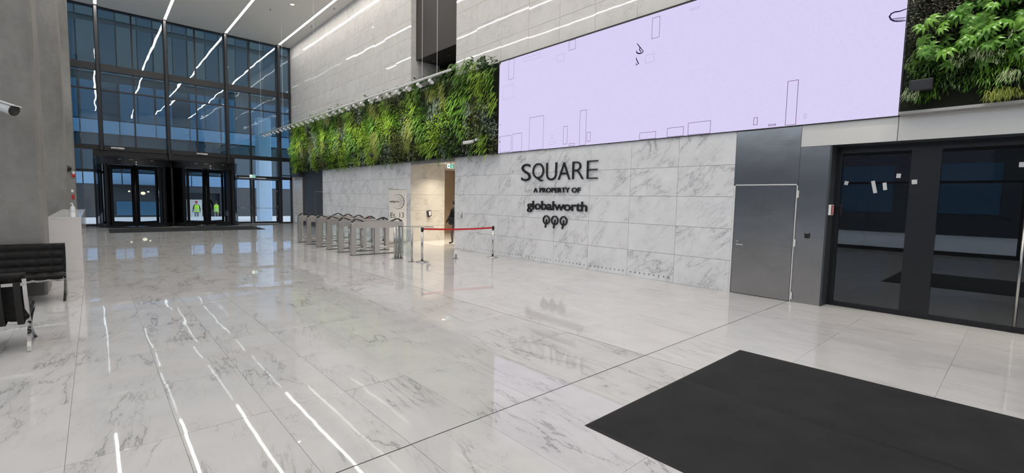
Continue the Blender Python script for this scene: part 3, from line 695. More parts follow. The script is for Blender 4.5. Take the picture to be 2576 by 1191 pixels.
word('A PROPERTY OF', t, M_letter, 10.035, 8.203, 2.09, 2.231, wallplane, 0.022, ref='P', space=1.02)
t = thing('wall_sign', 'black raised lower case letters globalworth on the marble wall', 'sign', (XL_, 9.1, 1.5))
word('globalworth', t, M_letter, 10.303, 7.952, 1.578, 1.842, wallplane, 0.016, ref='l', space=0.94)
t = thing('wall_sign', 'row of three black tree shaped symbols under the lower case lettering', 'sign', (XL_, 9.1, 1.05))
for yc in (9.465, 9.129, 8.79):
    mb = MB(); pts = []; n = 36; a0, a1 = math.radians(-75), math.radians(255)
    zc = 1.285; ry, rz = .145, .138
    for i in range(n + 1):
        a = a0 + (a1 - a0) * i / n; wd = .036 + .010 * abs(math.cos(a))
        for rr in (0, 1):
            for dx in (-.012, .012): pts.append((XL_ + dx, yc - (ry - rr * wd) * math.cos(a), zc + (rz - rr * wd) * math.sin(a)))
    fs = []
    for i in range(n):
        b = 4 * i; fs += [(b, b + 4, b + 6, b + 2), (b + 1, b + 3, b + 7, b + 5), (b, b + 1, b + 5, b + 4), (b + 2, b + 6, b + 7, b + 3)]
    fs += [(0, 2, 3, 1), (4 * n, 4 * n + 1, 4 * n + 3, 4 * n + 2)]
    s_ = part('tree_symbol', mb.poly(pts, fs), M_letter, t)
    part('trunk', MB().sweep([(XL_, yc - .012, 1.305), (XL_, yc + .005, 1.2), (XL_, yc + .045, 1.055)], .024, .046, (1, 0, 0)), M_letter, s_)

# ================================================================== LED SCREEN
sc_ = thing('video_screen', 'huge glowing lavender LED screen with thin outlined rectangles', 'screen', (XW - .03, 6.6, 3.36))
XS_ = XW - .035
part('panel', MB().box(XS_, XW + .06, 1.526, 11.72, 3.365, 6.26), M_screen, sc_)
for n_, b_ in (('frame', (1.50, 11.745, 6.26, 6.30)), ('frame', (11.72, 11.745, 3.36, 6.26)), ('frame', (1.50, 1.526, 3.36, 6.26)), ('frame', (1.50, 11.745, 3.352, 3.365))):
    part(n_, MB().box(XS_ - .01, XW + .06, b_[0], b_[1], b_[2], b_[3]), M_black, sc_)
RECTS = [(11.273, 11.018, 5.642, 6.255), (11.538, 11.013, 5.066, 5.479), (10.563, 9.857, 6.056, 6.166), (9.2, 8.927, 5.771, 5.962), (8.772, 8.528, 5.994, 6.255), (6.193, 5.99, 5.694, 6.172), (6.337, 6.098, 5.167, 5.354), (11.631, 11.084, 3.389, 3.904), (11.03, 10.592, 3.37, 3.93), (10.27, 9.666, 3.37, 4.349), (9.362, 9.262, 3.656, 3.736), (9.425, 9.208, 3.478, 3.563), (8.886, 8.736, 3.445, 3.946), (8.669, 8.456, 3.383, 3.45), (8.298, 8.072, 3.37, 4.307), (8.036, 7.913, 3.457, 3.702), (6.41, 5.969, 3.37, 3.535), (5.68, 5.277, 3.37, 3.578), (5.175, 4.665, 3.37, 3.641), (3.792, 3.716, 3.446, 3.595), (3.51, 3.374, 3.396, 3.433), (3.213, 3.027, 3.378, 4.21), (2.901, 2.859, 3.474, 3.554), (5.261, 5.047, 6.078, 6.115)]
FAINT = {2, 3, 6, 10, 11, 22, 23, 1}
for i, (a, b, z0, z1) in enumerate(RECTS):
    w = .006 if i in FAINT else .009
    x0, x1 = XS_ - .0015, XS_ - .0002
    y0, y1 = b, a
    mb = MB()
    o = [(y0, z0), (y1, z0), (y1, z1), (y0, z1)]; q = [(y0 + w, z0 + w), (y1 - w, z0 + w), (y1 - w, z1 - w), (y0 + w, z1 - w)]
    mb.poly([(x0, *p) for p in o] + [(x0, *p) for p in q], [(k, (k + 1) % 4, 4 + (k + 1) % 4, 4 + k) for k in range(4)])
    part('drawn_outline', mb, E_line2 if i in FAINT else E_line, sc_)
def stroke(pts, w, name='drawn_stroke', mat=E_ink):
    mb = MB(); P = [Vector((0, a, b)) for a, b in pts]; n = len(P); v = []
    for i in range(n):
        d = (P[min(i + 1, n - 1)] - P[max(i - 1, 0)]).normalized(); s = Vector((0, -d.z, d.y)); ww = w * (0.6 + 0.8 * math.sin(math.pi * (i + .5) / n))
        v += [(XS_ - .0015, *(P[i] + s * ww / 2)[1:]), (XS_ - .0015, *(P[i] - s * ww / 2)[1:])]
    part(name, mb.poly(v, [(2 * i, 2 * i + 1, 2 * i + 3, 2 * i + 2) for i in range(n - 1)]), mat, sc_)
stroke([(6.588, 5.688), (6.504, 5.586), (6.398, 5.457)], .016)
stroke([(6.398, 5.457), (6.442, 5.432), (6.525, 5.434), (6.587, 5.475), (6.589, 5.519)], .022)
stroke([(6.504, 5.571), (6.511, 5.525), (6.462, 5.46)], .018)
stroke([(6.595, 5.355), (6.574, 5.295), (6.518, 5.193), (6.587, 5.18), (6.589, 5.227)], .02)
stroke([(1.528, 5.066), (1.552, 5.064), (1.615, 5.05), (1.677, 5.058), (1.724, 5.044), (1.747, 5.004), (1.724, 4.95), (1.677, 4.912), (1.631, 4.896), (1.573, 4.886), (1.528, 4.882)], .017)
stroke([(1.712, 4.962), (1.628, 4.946), (1.528, 4.934)], .006)
for k in range(11): stroke([(1.695 - .0145 * k, 4.955 - .0018 * k), (1.70 - .0145 * k, 4.905 - .001 * k)], .004)

# ================================================================== TURNSTILES
def turnstile():
    t = thing('turnstile', '', 'turnstile', (5.94, 14.15, 0), 'steel access turnstiles in a row')
    x0, x1, y = 5.94, 7.74, 14.15; w = .085
    body = [(x0, .86), (x0, 1.0), (x0 + .06, 1.07), (x1 - .06, 1.06), (x1, .99), (x1, .86)]
    part('top_beam', MB().prism(body, y - w, y + w, 'y'), M_turn, t, bev=.006)
    for a, b in ((x0, x0 + .14), (x1 - .14, x1)):
        part('leg', MB().box(a, b, y - w * .8, y + w * .8, 0.012, .87), M_turn, t, bev=.005)
    part('leg', MB().box(x0 + .78, x0 + .95, y - .05, y + .05, 0.012, .87), M_turn, t, bev=.004)
    part('floor_plate', MB().box(x0 - .01, x1 + .01, y - .05, y + .05, 0, .014), M_frame, t)
    for a, b in ((x0 + .14, x0 + .78), (x0 + .95, x1 - .14)): part('lower_rail', MB().cyl((a, y, .21), (b, y, .21), .022, 10), M_turn, t, True)
    part('pivot_post', MB().cyl((x0 + .36, y - .02, .23), (x0 + .36, y - .02, .87), .028, 12), M_pole, t, True)
    part('swing_panel', MB().box(x0 + .40, x0 + .74, y - .025, y - .015, .30, .80), G_clear, t)
    for a, b, c in ((x0 + .03, x0 + .16, x0 + .42), (x1 - .46, x1 - .20, x1 - .04)):
        r = part('card_reader', MB().sweep([(a, y, 1.05), (b - .02, y, 1.15), (b + .02, y, 1.15), (c, y, 1.068)], .15, .022, (0, 1, 0)), M_black, t)
    return t
tt = turnstile()
TL = ['steel turnstile closest to the red belt barrier, first of six', 'second steel turnstile counted from the red belt barrier', 'third steel turnstile counted from the red belt barrier', 'fourth steel turnstile counted from the red belt barrier', 'fifth steel turnstile counted from the red belt barrier', 'steel turnstile closest to the revolving doors, last of six']
tt['label'] = TL[0]
for k in range(1, 6):
    c = copy_tree(tt, None, (5.94, 14.15 + 1.02 * k, 0)); c['label'] = TL[k]

# glass barrier with tubes
t = thing('glass_barrier', 'low glass barrier on steel tubes next to the turnstiles', 'barrier', (6.8, 12.3, 0))
for x, y in ((6.72, 12.74), (6.80, 12.72), (6.88, 12.66)): part('tube_post', MB().cyl((x, y, .01), (x, y, .98), .035, 14), M_pole, t, True)
part('tube_post', MB().cyl((6.8, 11.87, .01), (6.8, 11.87, .97), .026, 12), M_pole, t, True)
part('foot_plate', MB().cyl((6.8, 12.72, 0), (6.8, 12.72, .012), .17, 20), M_pole, t); part('foot_plate', MB().cyl((6.8, 11.87, 0), (6.8, 11.87, .012), .10, 20), M_pole, t)
part('handrail', MB().cyl((6.8, 12.70, .985), (7.6, 12.0, .985), .014, 8), M_pole, t, True)
part('pane', MB().box(6.795, 6.805, 11.92, 12.68, .12, .93), G_clear, t)
single('floor_stop', MB().cyl((8.275, 11.754, 0), (8.275, 11.754, .012), .09, 18).cyl((8.275, 11.754, .012), (8.275, 11.754, .14), .032, 12), M_pole, 'short steel stub post standing alone on the floor under the belt', 'floor stop')

# belt stanchions
def stanchion(x, y, lab, gr):
    t = thing('belt_stanchion', lab, 'stanchion', (x, y, 0), gr)
    part('base', MB().lathe([(0.001, 0), (.17, 0), (.175, .012), (.16, .028), (.06, .045), (.04, .05)], (x, y, 0), 32), M_chrome, t, True)
    part('pole', MB().cyl((x, y, .04), (x, y, .93), .032, 18), M_chrome, t, True)
    part('head', MB().cyl((x, y, .90), (x, y, 1.005), .042, 18), M_frame, t, True); part('cap', MB().cyl((x, y, 1.005), (x, y, 1.015), .036, 18), M_chrome, t)
    return t
s1 = stanchion(6.99, 11.62, 'chrome belt stanchion beside the glass barrier, red belt pulled out', 'belt stanchions')
s2 = stanchion(9.43, 11.36, 'chrome belt stanchion by the marble wall holding the red belt end', 'belt stanchions')
def belt(a, b, t):
    P = [Vector(a).lerp(Vector(b), i / 10) - Vector((0, 0, .03 * math.sin(math.pi * i / 10))) for i in range(11)]
    part('belt', MB().sweep(P, .05, .004, (0, 0, 1)), M_belt, t, label='red retractable belt')
belt((7.03, 11.617, .965), (9.39, 11.363, .955), s1)
s3 = stanchion(8.55, 18.3, 'far belt stanchion with red belt, seen over the turnstiles', 'belt stanchions')
s4 = stanchion(8.35, 20.7, 'farthest belt stanchion, mostly hidden behind the turnstiles', 'belt stanchions')
belt((8.55, 18.34, .965), (8.35, 20.66, .965), s3)
stanchion(8.95, 18.0, 'plain belt stanchion between the far red belt and the white banner', 'belt stanchions')

# roll-up banner
BY = 16.94
t = thing('rollup_banner', 'white roll-up banner with dotted wipro logo and Et. 13', 'banner', (9.06, BY, 0))
part('sheet', MB().box(8.68, 9.44, BY - .003, BY + .003, .06, 2.18), M_white, t); part('base', MB().box(8.66, 9.46, BY - .07, BY + .10, 0, .07), M_pole, t, bev=.01)
part('pole', MB().cyl((9.06, BY + .03, .06), (9.06, BY + .03, 2.23), .012, 8), M_pole, t); part('top_bar', MB().box(8.67, 9.45, BY - .008, BY + .008, 2.17, 2.195), M_pole, t)
ban = lambda a, z, d: (a, BY - .0042 - .0008 * d, z)
word('wipro', t, M_letter, 8.69, 9.12, 1.655, 1.72, ban, .02, ref='w')
word('Et. 13', t, M_letter, 8.735, 9.325, 1.05, 1.25, ban, 0.0, ref='E')
lx, lz = 9.09, 1.69
for r_, n_, s0, s1_ in ((.265, 30, .008, .026), (.185, 28, .004, .015), (.13, 30, .003, .010), (.095, 30, .002, .006)):
    for k in range(n_):
        a = 2 * math.pi * k / n_; u = (1 + math.cos(a)) / 2
        if u < .10: continue
        rr = s0 + (s1_ - s0) * u
        if rr < .004: continue
        part('logo_dot', MB().cyl((lx + r_ * math.cos(a) - .02, BY - .0055, lz + r_ * 1.08 * math.sin(a)), (lx + r_ * math.cos(a) - .02, BY - .003, lz + r_ * 1.08 * math.sin(a)), rr, 8), M_letter, t)

# ================================================================== MATS
M_edge = plain('mat_rubber_edge', (0.006, 0.006, 0.006), 0.7)
for k, (x0, x1, lab) in enumerate(((2.94, 4.4985, 'black door mat strip nearer the camera, on the left'), (4.4995, 6.04, 'black door mat strip farther right, towards the glass entrance'))):
    y0, y1 = -3.0, 2.315; e = .028
    t = thing('door_mat', lab, 'mat', ((x0 + x1) / 2, 0, 0), 'black mats in front of the glass entrance')
    part('rubber_edge', MB().box(x0, x1, y0, y1, .0005, .004), M_edge, t)
    mb = MB(); nx, ny = 16, 40; pts = []
    for i in range(nx + 1):
        for j in range(ny + 1):
            u, v = i / nx, j / ny; r = 0 if i in (0, nx) or j in (0, ny) else .008
            wx = .005 * math.sin(21 * v + k) if i in (0, nx) else 0; wy = .005 * math.sin(13 * u + 2 * k) if j == ny else 0
            pts.append((x0 + e + (x1 - x0 - 2 * e) * u + wx, y0 + e + (y1 - y0 - 2 * e) * v + wy, .0042 + r + (.003 * max(0, math.sin(17 * v + 5 * u)) if r else 0)))
    mb.poly(pts, [(i * (ny + 1) + j, (i + 1) * (ny + 1) + j, (i + 1) * (ny + 1) + j + 1, i * (ny + 1) + j + 1) for i in range(nx) for j in range(ny)])
    part('pile', mb, M_mat, t, True)
for k in range(3):
    x0 = 0.43 + 2.13 * k
    single('door_mat', MB().box(x0 + .006, x0 + 2.124, 27.55, 30.5, 0.001, .016), M_mat, ['dark grey mat segment at the left revolving door', 'dark grey mat segment between the two revolving doors', 'dark grey mat segment at the right revolving door'][k], 'mat', group='grey mats in front of the revolving doors')

# ================================================================== TRACK LIGHT
RX, RZ_ = 8.0, 5.68
t = thing('track_light', 'long white suspended track with spotlights aimed at the living wall', 'track light', (RX, 22.0, RZ_))
part('rail', MB().cyl((RX, 11.75, RZ_), (RX, 33.0, RZ_), .032, 10), M_white, t, True)
for y in (12.48, 13.35, 18.2, 23.2, 28.2, 32.75): part('cable', MB().cyl((RX, y, RZ_), (RX, y, ZC), .006, 6), M_white, t)
d = Vector((1.0, .25, -.42)).normalized()
hb = MB().cyl(-d * .085, d * .085, .052, 14); hm = hb.mesh('spot_head', None, False); hm.materials.append(M_white)
lm = MB().cyl(d * .085, d * .089, .042, 14).mesh('spot_lens'); lm.materials.append(E_spot)
bm_ = MB().cyl((0, 0, 0), (0, 0, .13), .012, 8).box(-.03, .03, -.09, .09, .125, .165).mesh('bracket'); bm_.materials.append(M_white)
y = 32.3
while y > 12.4:
    h = link('spot_head', hm, None, t, (0.02, y - 22.0, -.15)); link('spot_lens', lm, None, h, (0, 0, 0)); link('bracket', bm_, None, h, (0, 0, 0))
    L = bpy.data.lights.new('spot_beam', 'SPOT'); L.energy = 76; L.spot_size = math.radians(62); L.spot_blend = .8; L.color = (1, .95, .86); L.shadow_soft_size = .02
    lo = bpy.data.objects.new('spot_beam', L); C.objects.link(lo); lo.parent = h; lo.location = d * .12; lo.rotation_euler = d.to_track_quat('-Z', 'Y').to_euler()
    y -= .72

t = thing('track_light', 'second white spotlight track for the close living wall, above the frame', 'track light', (RX, -1, 8.6))
part('rail', MB().cyl((RX, -3.6, 8.6), (RX, 1.2, 8.6), .032, 10), M_white, t, True)
for y in (-3.2, .9): part('cable', MB().cyl((RX, y, 8.6), (RX, y, ZC), .006, 6), M_white, t)
for y in (-2.8, -1.5, -.2, 1.0):
    h = link('spot_head', hm, None, t, (0.02, y + 1, -.15)); link('spot_lens', lm, None, h, (0, 0, 0)); link('bracket', bm_, None, h, (0, 0, 0))
    d2_ = Vector((1.0, 0, -2.0)).normalized(); h.rotation_euler = (0, math.radians(38), 0)
    L = bpy.data.lights.new('spot_beam', 'SPOT'); L.energy = 380; L.spot_size = math.radians(60); L.spot_blend = .8; L.color = (1, .95, .86); L.shadow_soft_size = .05
    lo = bpy.data.objects.new('spot_beam', L); C.objects.link(lo); lo.parent = t; lo.location = Vector((0.02, y + 1, -.15)) + d2_ * .14; lo.rotation_euler = d2_.to_track_quat('-Z', 'Y').to_euler()

# ================================================================== LIVING WALLS
LM = {
    'lime': leafmat('leaf_lime', (0.17, 0.34, 0.02), (0.36, 0.52, 0.05)),
    'fern': leafmat('leaf_fern', (0.07, 0.20, 0.016), (0.18, 0.36, 0.03)),
    'dark': leafmat('leaf_dark', (0.018, 0.055, 0.012), (0.06, 0.13, 0.025)),
    'yellow': leafmat('leaf_yellow', (0.27, 0.34, 0.05), (0.44, 0.48, 0.10)),
    'silver': leafmat('leaf_silver', (0.20, 0.28, 0.19), (0.38, 0.46, 0.36)),
    'olive': leafmat('leaf_olive', (0.08, 0.10, 0.025), (0.20, 0.24, 0.06)),
    'fatsia': leafmat('leaf_fatsia', (0.06, 0.20, 0.025), (0.26, 0.50, 0.06), 0.32),
    'brown': leafmat('leaf_brown', (0.045, 0.045, 0.03), (0.30, 0.30, 0.24)),
    'stripe': leafmat('leaf_striped', (0.26, 0.38, 0.16), (0.55, 0.62, 0.40)),
}
def ribbon(mb, base, dirn, L, w, droop, n, rnd, fold=.25):
    """an arching leaf blade: strip of quads folded along its midrib"""
    p = Vector(base); d = Vector(dirn).normalized(); st = L / n; prev = None
    for i in range(n + 1):
        u = i / n; ww = w * (math.sin(math.pi * min(1, .12 + u * .86)) ** .8)
        s = d.cross(Vector((0, 0, 1)));  s = s.normalized() if s.length > .05 else Vector((0, 1, 0)); nrm = s.cross(d)
        k = len(mb.v); mb.v += [tuple(p - s * ww + nrm * ww * fold), tuple(p), tuple(p + s * ww + nrm * ww * fold)]
        if prev is not None:
            mb.f += [(prev, prev + 1, k + 1, k), (prev + 1, prev + 2, k + 2, k + 1)]; mb.c += [rnd, rnd]
        prev = k; p = p + d * st; d = (d + Vector((0, 0, -droop / n))).normalized()
def clump(kind, seed):
    R = random.Random(seed); mb = MB(); mb.c = []
    def outward(sp, zz): return Vector((-1, R.uniform(-sp, sp), R.uniform(*zz)))
    if kind == 'fern_clump':
        for i in range(46): ribbon(mb, (R.uniform(-.12, 0), R.uniform(-.26, .26), R.uniform(-.2, .30)), outward(.8, (-.3, .7)), R.uniform(.22, .42), R.uniform(.014, .024), 2.4, 5, R.random() * .5)
    elif kind == 'grass_clump':
        for i in range(80): ribbon(mb, (R.uniform(-.10, 0), R.uniform(-.22, .22), R.uniform(-.1, .28)), outward(1.0, (0, 1.0)), R.uniform(.3, .5), .007, 3.2, 6, R.random() * .5)
    elif kind == 'leafy_clump':
        for i in range(150): ribbon(mb, (R.uniform(-.24, 0), R.uniform(-.30, .30), R.uniform(-.30, .30)), outward(1.3, (-1.2, .8)), R.uniform(.05, .09), R.uniform(.018, .028), .8, 2, R.random() * .5)
    elif kind == 'star_clump':
        for i in range(12):
            c = (R.uniform(-.16, -.04), R.uniform(-.24, .24), R.uniform(-.24, .24))
            for k in range(8):
                a = 2 * math.pi * k / 8 + R.random(); ribbon(mb, c, (-.5, math.cos(a), math.sin(a)), R.uniform(.11, .17), .013, .7, 3, R.random() * .5)
    elif kind == 'broad_clump':
        for i in range(34): ribbon(mb, (R.uniform(-.2, 0), R.uniform(-.28, .28), R.uniform(-.25, .28)), outward(1.0, (-.8, .6)), R.uniform(.12, .2), R.uniform(.035, .055), 1.3, 4, R.random() * .5)
    elif kind == 'trailing_clump':
        for i in range(10):
            y = R.uniform(-.10, .10); z = .1
            for k in range(14): ribbon(mb, (-.12 + R.uniform(-.05, .05), y + R.uniform(-.03, .03), z - .035 * k), outward(1.4, (-1.2, .3)), .05, .016, .6, 2, R.random() * .5)
    return mb
CM = {}
def clump_obj(kind, col, parent, x, y, z, s=1.0, rot=0.0):
    v = random.randrange(3); key = (kind, col, v)
    if key not in CM:
        me = clump(kind, hash((kind, v)) % 1000 if False else {'fern_clump': 1, 'grass_clump': 2, 'leafy_clump': 3, 'star_clump': 4, 'broad_clump': 5, 'trailing_clump': 6}[kind] * 10 + v).mesh(kind, None, True); me.materials.append(LM[col]); CM[key] = me
    b = base_of(parent); o = link(kind, CM[key], None, parent, Vector((x, y, z)) - b); o.rotation_euler = (rot, 0, random.uniform(-.15, .15)); o.scale = (s * random.uniform(.8, 1.0), s * random.choice((-1, 1)), s)
    return o
lw = thing('living_wall', 'long living wall of mixed green plants over the marble', 'living wall', (XW, 22.0, 3.4))
part('backing', MB().box(XW - .06, XW + .05, 11.75, 32.4, 3.40, 6.27), M_soil, lw)
part('drip_tray', MB().box(XW - .16, XW + .04, 11.75, 32.4, 3.35, 3.405), M_fgrey, lw)
SPEC = [('fern_clump', 'lime'), ('fern_clump', 'lime'), ('leafy_clump', 'lime'), ('leafy_clump', 'fern'), ('star_clump', 'silver'), ('leafy_clump', 'olive'), ('fern_clump', 'fern'), ('grass_clump', 'yellow'), ('leafy_clump', 'fern'), ('star_clump', 'silver'), ('leafy_clump', 'dark'), ('fern_clump', 'lime'), ('leafy_clump', 'lime'), ('broad_clump', 'dark'), ('fern_clump', 'fern'), ('leafy_clump', 'silver'), ('leafy_clump', 'olive')]
RS = random.Random(21)
cells = []
for k in range(170):
    cells.append((RS.uniform(11.6, 32.6), RS.uniform(3.2, 6.5), RS.choice(SPEC)))
yy = 11.90
while yy < 32.3:
    zz = 3.62 + RS.uniform(0, .1)
    while zz < 6.25:
        y, z = yy + RS.uniform(-.12, .12), zz + RS.uniform(-.1, .1)
        # patches slant: compare along sheared, stretched axes
        def dist(c): a = (y - c[0]) - .45 * (z - c[1]); b = (z - c[1]); return a * a * 2.6 + b * b * .8
        sp = min(cells, key=dist)[2]
        if z > 5.95 and RS.random() < .6: sp = ('broad_clump', 'dark')
        clump_obj(sp[0], sp[1], lw, XW - .10 - RS.uniform(0, .10), y, z, RS.uniform(.85, 1.15), .25)
        zz += .36
    yy += .40
for y, z in ((24.3, 3.55), (24.6, 3.5), (19.2, 3.5), (18.6, 3.45), (14.9, 3.45), (12.9, 3.5), (31.6, 3.9)):
    clump_obj('trailing_clump', 'fern' if y != 24.3 else 'yellow', lw, XW - .16, y, z)
for y in (12.3, 13.0, 16.5, 21.0): clump_obj('broad_clump', 'dark', lw, XW - .18, y, 6.32, .8, 1.2)

rw = thing('living_wall', 'close living wall with large hand shaped leaves at the top right', 'living wall', (XW, -1, 3.4))
part('backing', MB().box(XW - .05, XW + .05, -4.0, 1.49, 3.40, 8.5), M_soil, rw)
def palm_leaf(seed):
    R = random.Random(seed); mb = MB(); mb.c = []
    n = 8
    for k in range(n):
        a = (k - (n - 1) / 2) * math.radians(36) + R.uniform(-.08, .08); L = .24 * (1 - .07 * abs(k - 3.5)) * R.uniform(.9, 1.05); w = .033
        dirn = Vector((0, math.sin(a), -math.cos(a))); p = Vector((0, 0, 0)); prev = None; q = 7
        s = Vector((0, math.cos(a), math.sin(a)))
        for i in range(q + 1):
            u = i / q; ww = w * (.45 + .9 * math.sin(math.pi * min(1, u ** .8)) if u < 1 else 0) * (1 - .3 * u) if u < .999 else 0.0
            x = -.05 * math.sin(math.pi * u * .8) + .11 * u * u
            c = p + dirn * (L * u) + Vector((x, 0, 0))
            kx = len(mb.v); mb.v += [tuple(c - s * ww + Vector((-.25 * ww, 0, 0))), tuple(c), tuple(c + s * ww + Vector((-.25 * ww, 0, 0)))]
            if prev is not None: mb.f += [(prev, prev + 1, kx + 1, kx), (prev + 1, prev + 2, kx + 2, kx + 1)]; mb.c += [.1, .16]
            prev = kx
    # stalk back to the wall
    k = len(mb.v); m2 = MB().tube([(0, 0, 0), (.06, 0, .02), (.16, 0, .03), (.26, 0, .0)], .006, 5); n0 = len(mb.f); mb.poly(m2.v, m2.f); mb.c += [.3] * (len(mb.f) - n0)
    return mb
PL = []
for v in range(4):
    me = palm_leaf(50 + v).mesh('leaf', None, True); me.materials.append(LM['fatsia']); PL.append(me)
RS = random.Random(5)
for k in range(330):
    y = RS.uniform(-1.2, 1.32); z = RS.uniform(4.0, 6.0)
    edge = .95 - .9 * (z - 4.75) if z > 4.75 else 1.32          # the small variegated plants keep the upper corner by the screen
    if y > edge or (z < 4.2 and RS.random() < .75): continue
    o = link('leaf', PL[RS.randrange(4)], None, rw, Vector((XW - RS.uniform(.16, .42), y, z)) - base_of(rw))
    o.rotation_euler = (RS.uniform(-.9, .9), RS.uniform(-.2, .9), RS.uniform(-.8, .8)); o.scale = [RS.uniform(.42, .80)] * 3
for k in range(46): clump_obj('fern_clump', ('fern', 'dark', 'fern')[k % 3], rw, XW - RS.uniform(.06, .16), RS.uniform(-.8, 1.30), RS.uniform(3.60, 4.25), RS.uniform(.35, .6), .1)
for k in range(60): clump_obj('leafy_clump', ('dark', 'fern', 'dark')[k % 3], rw, XW - RS.uniform(.03, .12), RS.uniform(-1.2, 1.24), RS.uniform(3.7, 6.0), RS.uniform(.6, .85))
for k in range(60):
    z = RS.uniform(4.55, 6.0); y = RS.uniform(.95 - .9 * (z - 4.75) - .2, 1.34); clump_obj('leafy_clump', 'brown', rw, XW - RS.uniform(.08, .18), y, z, RS.uniform(.45, .65))
for k in range(26): clump_obj('leafy_clump', ('brown', 'dark')[k % 2], rw, XW - .06, RS.uniform(1.30, 1.42), RS.uniform(3.65, 5.9), .32)
for k, (y, z) in enumerate(((.85, 4.05), (.62, 4.1), (.25, 4.35), (.3, 3.72), (.12, 4.0), (1.35, 3.62), (.45, 4.02), (0.0, 3.7))): clump_obj('grass_clump' if k % 2 else 'star_clump', 'stripe', rw, XW - .28, y, z, .36, .2)
for y, z in ((.36, 3.50), (.25, 3.48), (.44, 3.47)): clump_obj('grass_clump', 'yellow', rw, XW - .22, y, z, .34)
t = thing('loudspeaker', 'black box loudspeaker half hidden among the large leaves', 'loudspeaker', (XW - .25, 1.23, 3.66))
part('case', MB().box(XW - .38, XW - .05, 1.09, 1.37, 3.66, 3.84), M_black, t, bev=.012); part('grille', MB().box(XW - .388, XW - .38, 1.11, 1.35, 3.68, 3.82), M_fgrey, t)

# small cameras and nozzles on the long living wall
t = thing('security_camera', 'white bullet camera poking out of the living wall near the screen', 'camera', (XW - .25, 12.5, 3.8))
part('body', MB().cyl((XW - .35, 12.62, 3.80), (XW - .55, 12.95, 3.75), .055, 14), M_white, t, True); part('joint', MB().ball((XW - .33, 12.52, 3.84), .055, 8), M_white, t, True); part('arm', MB().cyl((XW - .05, 12.4, 3.86), (XW - .33, 12.52, 3.84), .022, 10), M_white, t, True)
part('lens', MB().cyl((XW - .55, 12.95, 3.75), (XW - .553, 12.955, 3.749), .045, 14), M_black, t)
for k, (y, z) in enumerate(((22.07, 3.85), (20.25, 3.78))):
    t = thing('dome_camera', ['smaller black round camera among the leaves', 'larger black round camera among the leaves, nearer the screen'][k], 'camera', (XW - .3, y, z), 'black cameras in the living wall')
    part('dome', MB().ball((XW - .40, y, z), .085 if k == 0 else .11, 10), M_black, t, True); part('stem', MB().cyl((XW - .05, y, z), (XW - .38, y, z), .03, 10), M_black, t)

# ================================================================== SMALL WALL FITTINGS
t = thing('card_reader', 'small black card reader on the steel wall beside the door', 'card reader', (XW, 2.72, 1.25))
part('case', MB().box(XW - .022, XW, 2.677, 2.763, 1.245, 1.345), M_black, t, bev=.008); part('cover', MB().box(XW - .026, XW - .02, 2.70, 2.74, 1.335, 1.35), M_grey, t)
t = thing('fire_alarm_box', 'white framed red fire alarm box beside the black door frame', 'alarm', (10.02, 2.40, 1.70))
part('case', MB().box(9.93, 10.13, 2.375, 2.42, 1.69, 1.88), M_white, t, bev=.01); part('red_face', MB().box(9.95, 10.11, 2.372, 2.376, 1.71, 1.865), M_red, t)
part('white_stripe', MB().box(10.015, 10.035, 2.369, 2.372, 1.715, 1.86), M_white, t); part('label_strip', MB().box(10.05, 10.065, 2.369, 2.372, 1.73, 1.84), M_white, t)
t = thing('access_panel', 'small white access control box on the marble beside the passage', 'control box', (XW, 13.9, 1.2))
part('case', MB().box(XW - .03, XW, 13.74, 13.93, 1.27, 1.44), M_white, t, bev=.008); part('plate', MB().box(XW - .012, XW, 13.72, 13.78, 1.16, 1.36), M_grey, t); part('button', MB().cyl((XW - .035, 13.90, 1.33), (XW - .03, 13.90, 1.33), .014, 10), M_black, t)
t = thing('wall_reader', 'small dark wall reader box on the cream passage wall', 'reader', (10.79, 17.40, 1.1))
part('case', MB().prism([(10.70, 1.30), (10.86, 1.34), (10.90, 1.10), (10.75, 1.03)], 17.33, 17.43, 'y'), M_fgrey, t); part('face', MB().prism([(10.73, 1.28), (10.84, 1.31), (10.87, 1.13), (10.77, 1.09)], 17.325, 17.33, 'y'), M_white, t)
single('notice_plate', MB().box(10.58, 10.76, 17.422, 17.43, 1.60, 1.82), M_corr, 'pale square notice plate on the cream passage wall', 'plate')
t = exitsign((11.0, 16.1, 3.10), 0, .34, .19, 'green and white exit sign hanging in the cream passage')
part('hanger', MB().box(10.99, 11.01, 16.09, 16.11, 3.29, 3.36), M_grey, t)
t = thing('fire_alarm_sounder', 'round red alarm sounder on the tan wall in the passage', 'alarm', (12.9, 20.97, 2.2))
part('dome', MB().lathe([(.001, 0), (.12, 0), (.12, .06), (.07, .10), (.001, .11)], (0, 0, 0), 20).xf(Matrix.Translation((13.05, 20.99, 2.25)) @ Matrix.Rotation(math.pi / 2, 4, 'X')), M_red, t, True); part('plate', MB().box(12.94, 13.16, 20.985, 21.0, 2.14, 2.36), M_white, t)
t = thing('lit_sign', 'small glowing white sign under the red alarm sounder', 'sign', (13.1, 20.97, 1.8))
part('case', MB().box(12.98, 13.30, 20.96, 21.0, 1.78, 2.0), M_white, t); part('face', MB().box(13.0, 13.28, 20.955, 20.96, 1.80, 1.98), E_exit, t)
t = thing('fire_hose_cabinet', 'red fire cabinet low on the tan passage wall', 'fire cabinet', (13.1, 20.97, 1.3))
part('case', MB().box(12.95, 13.35, 20.90, 21.0, 1.28, 1.62), M_red, t, bev=.01); part('white_mark', MB().box(13.1, 13.2, 20.897, 20.90, 1.38, 1.52), M_white, t)

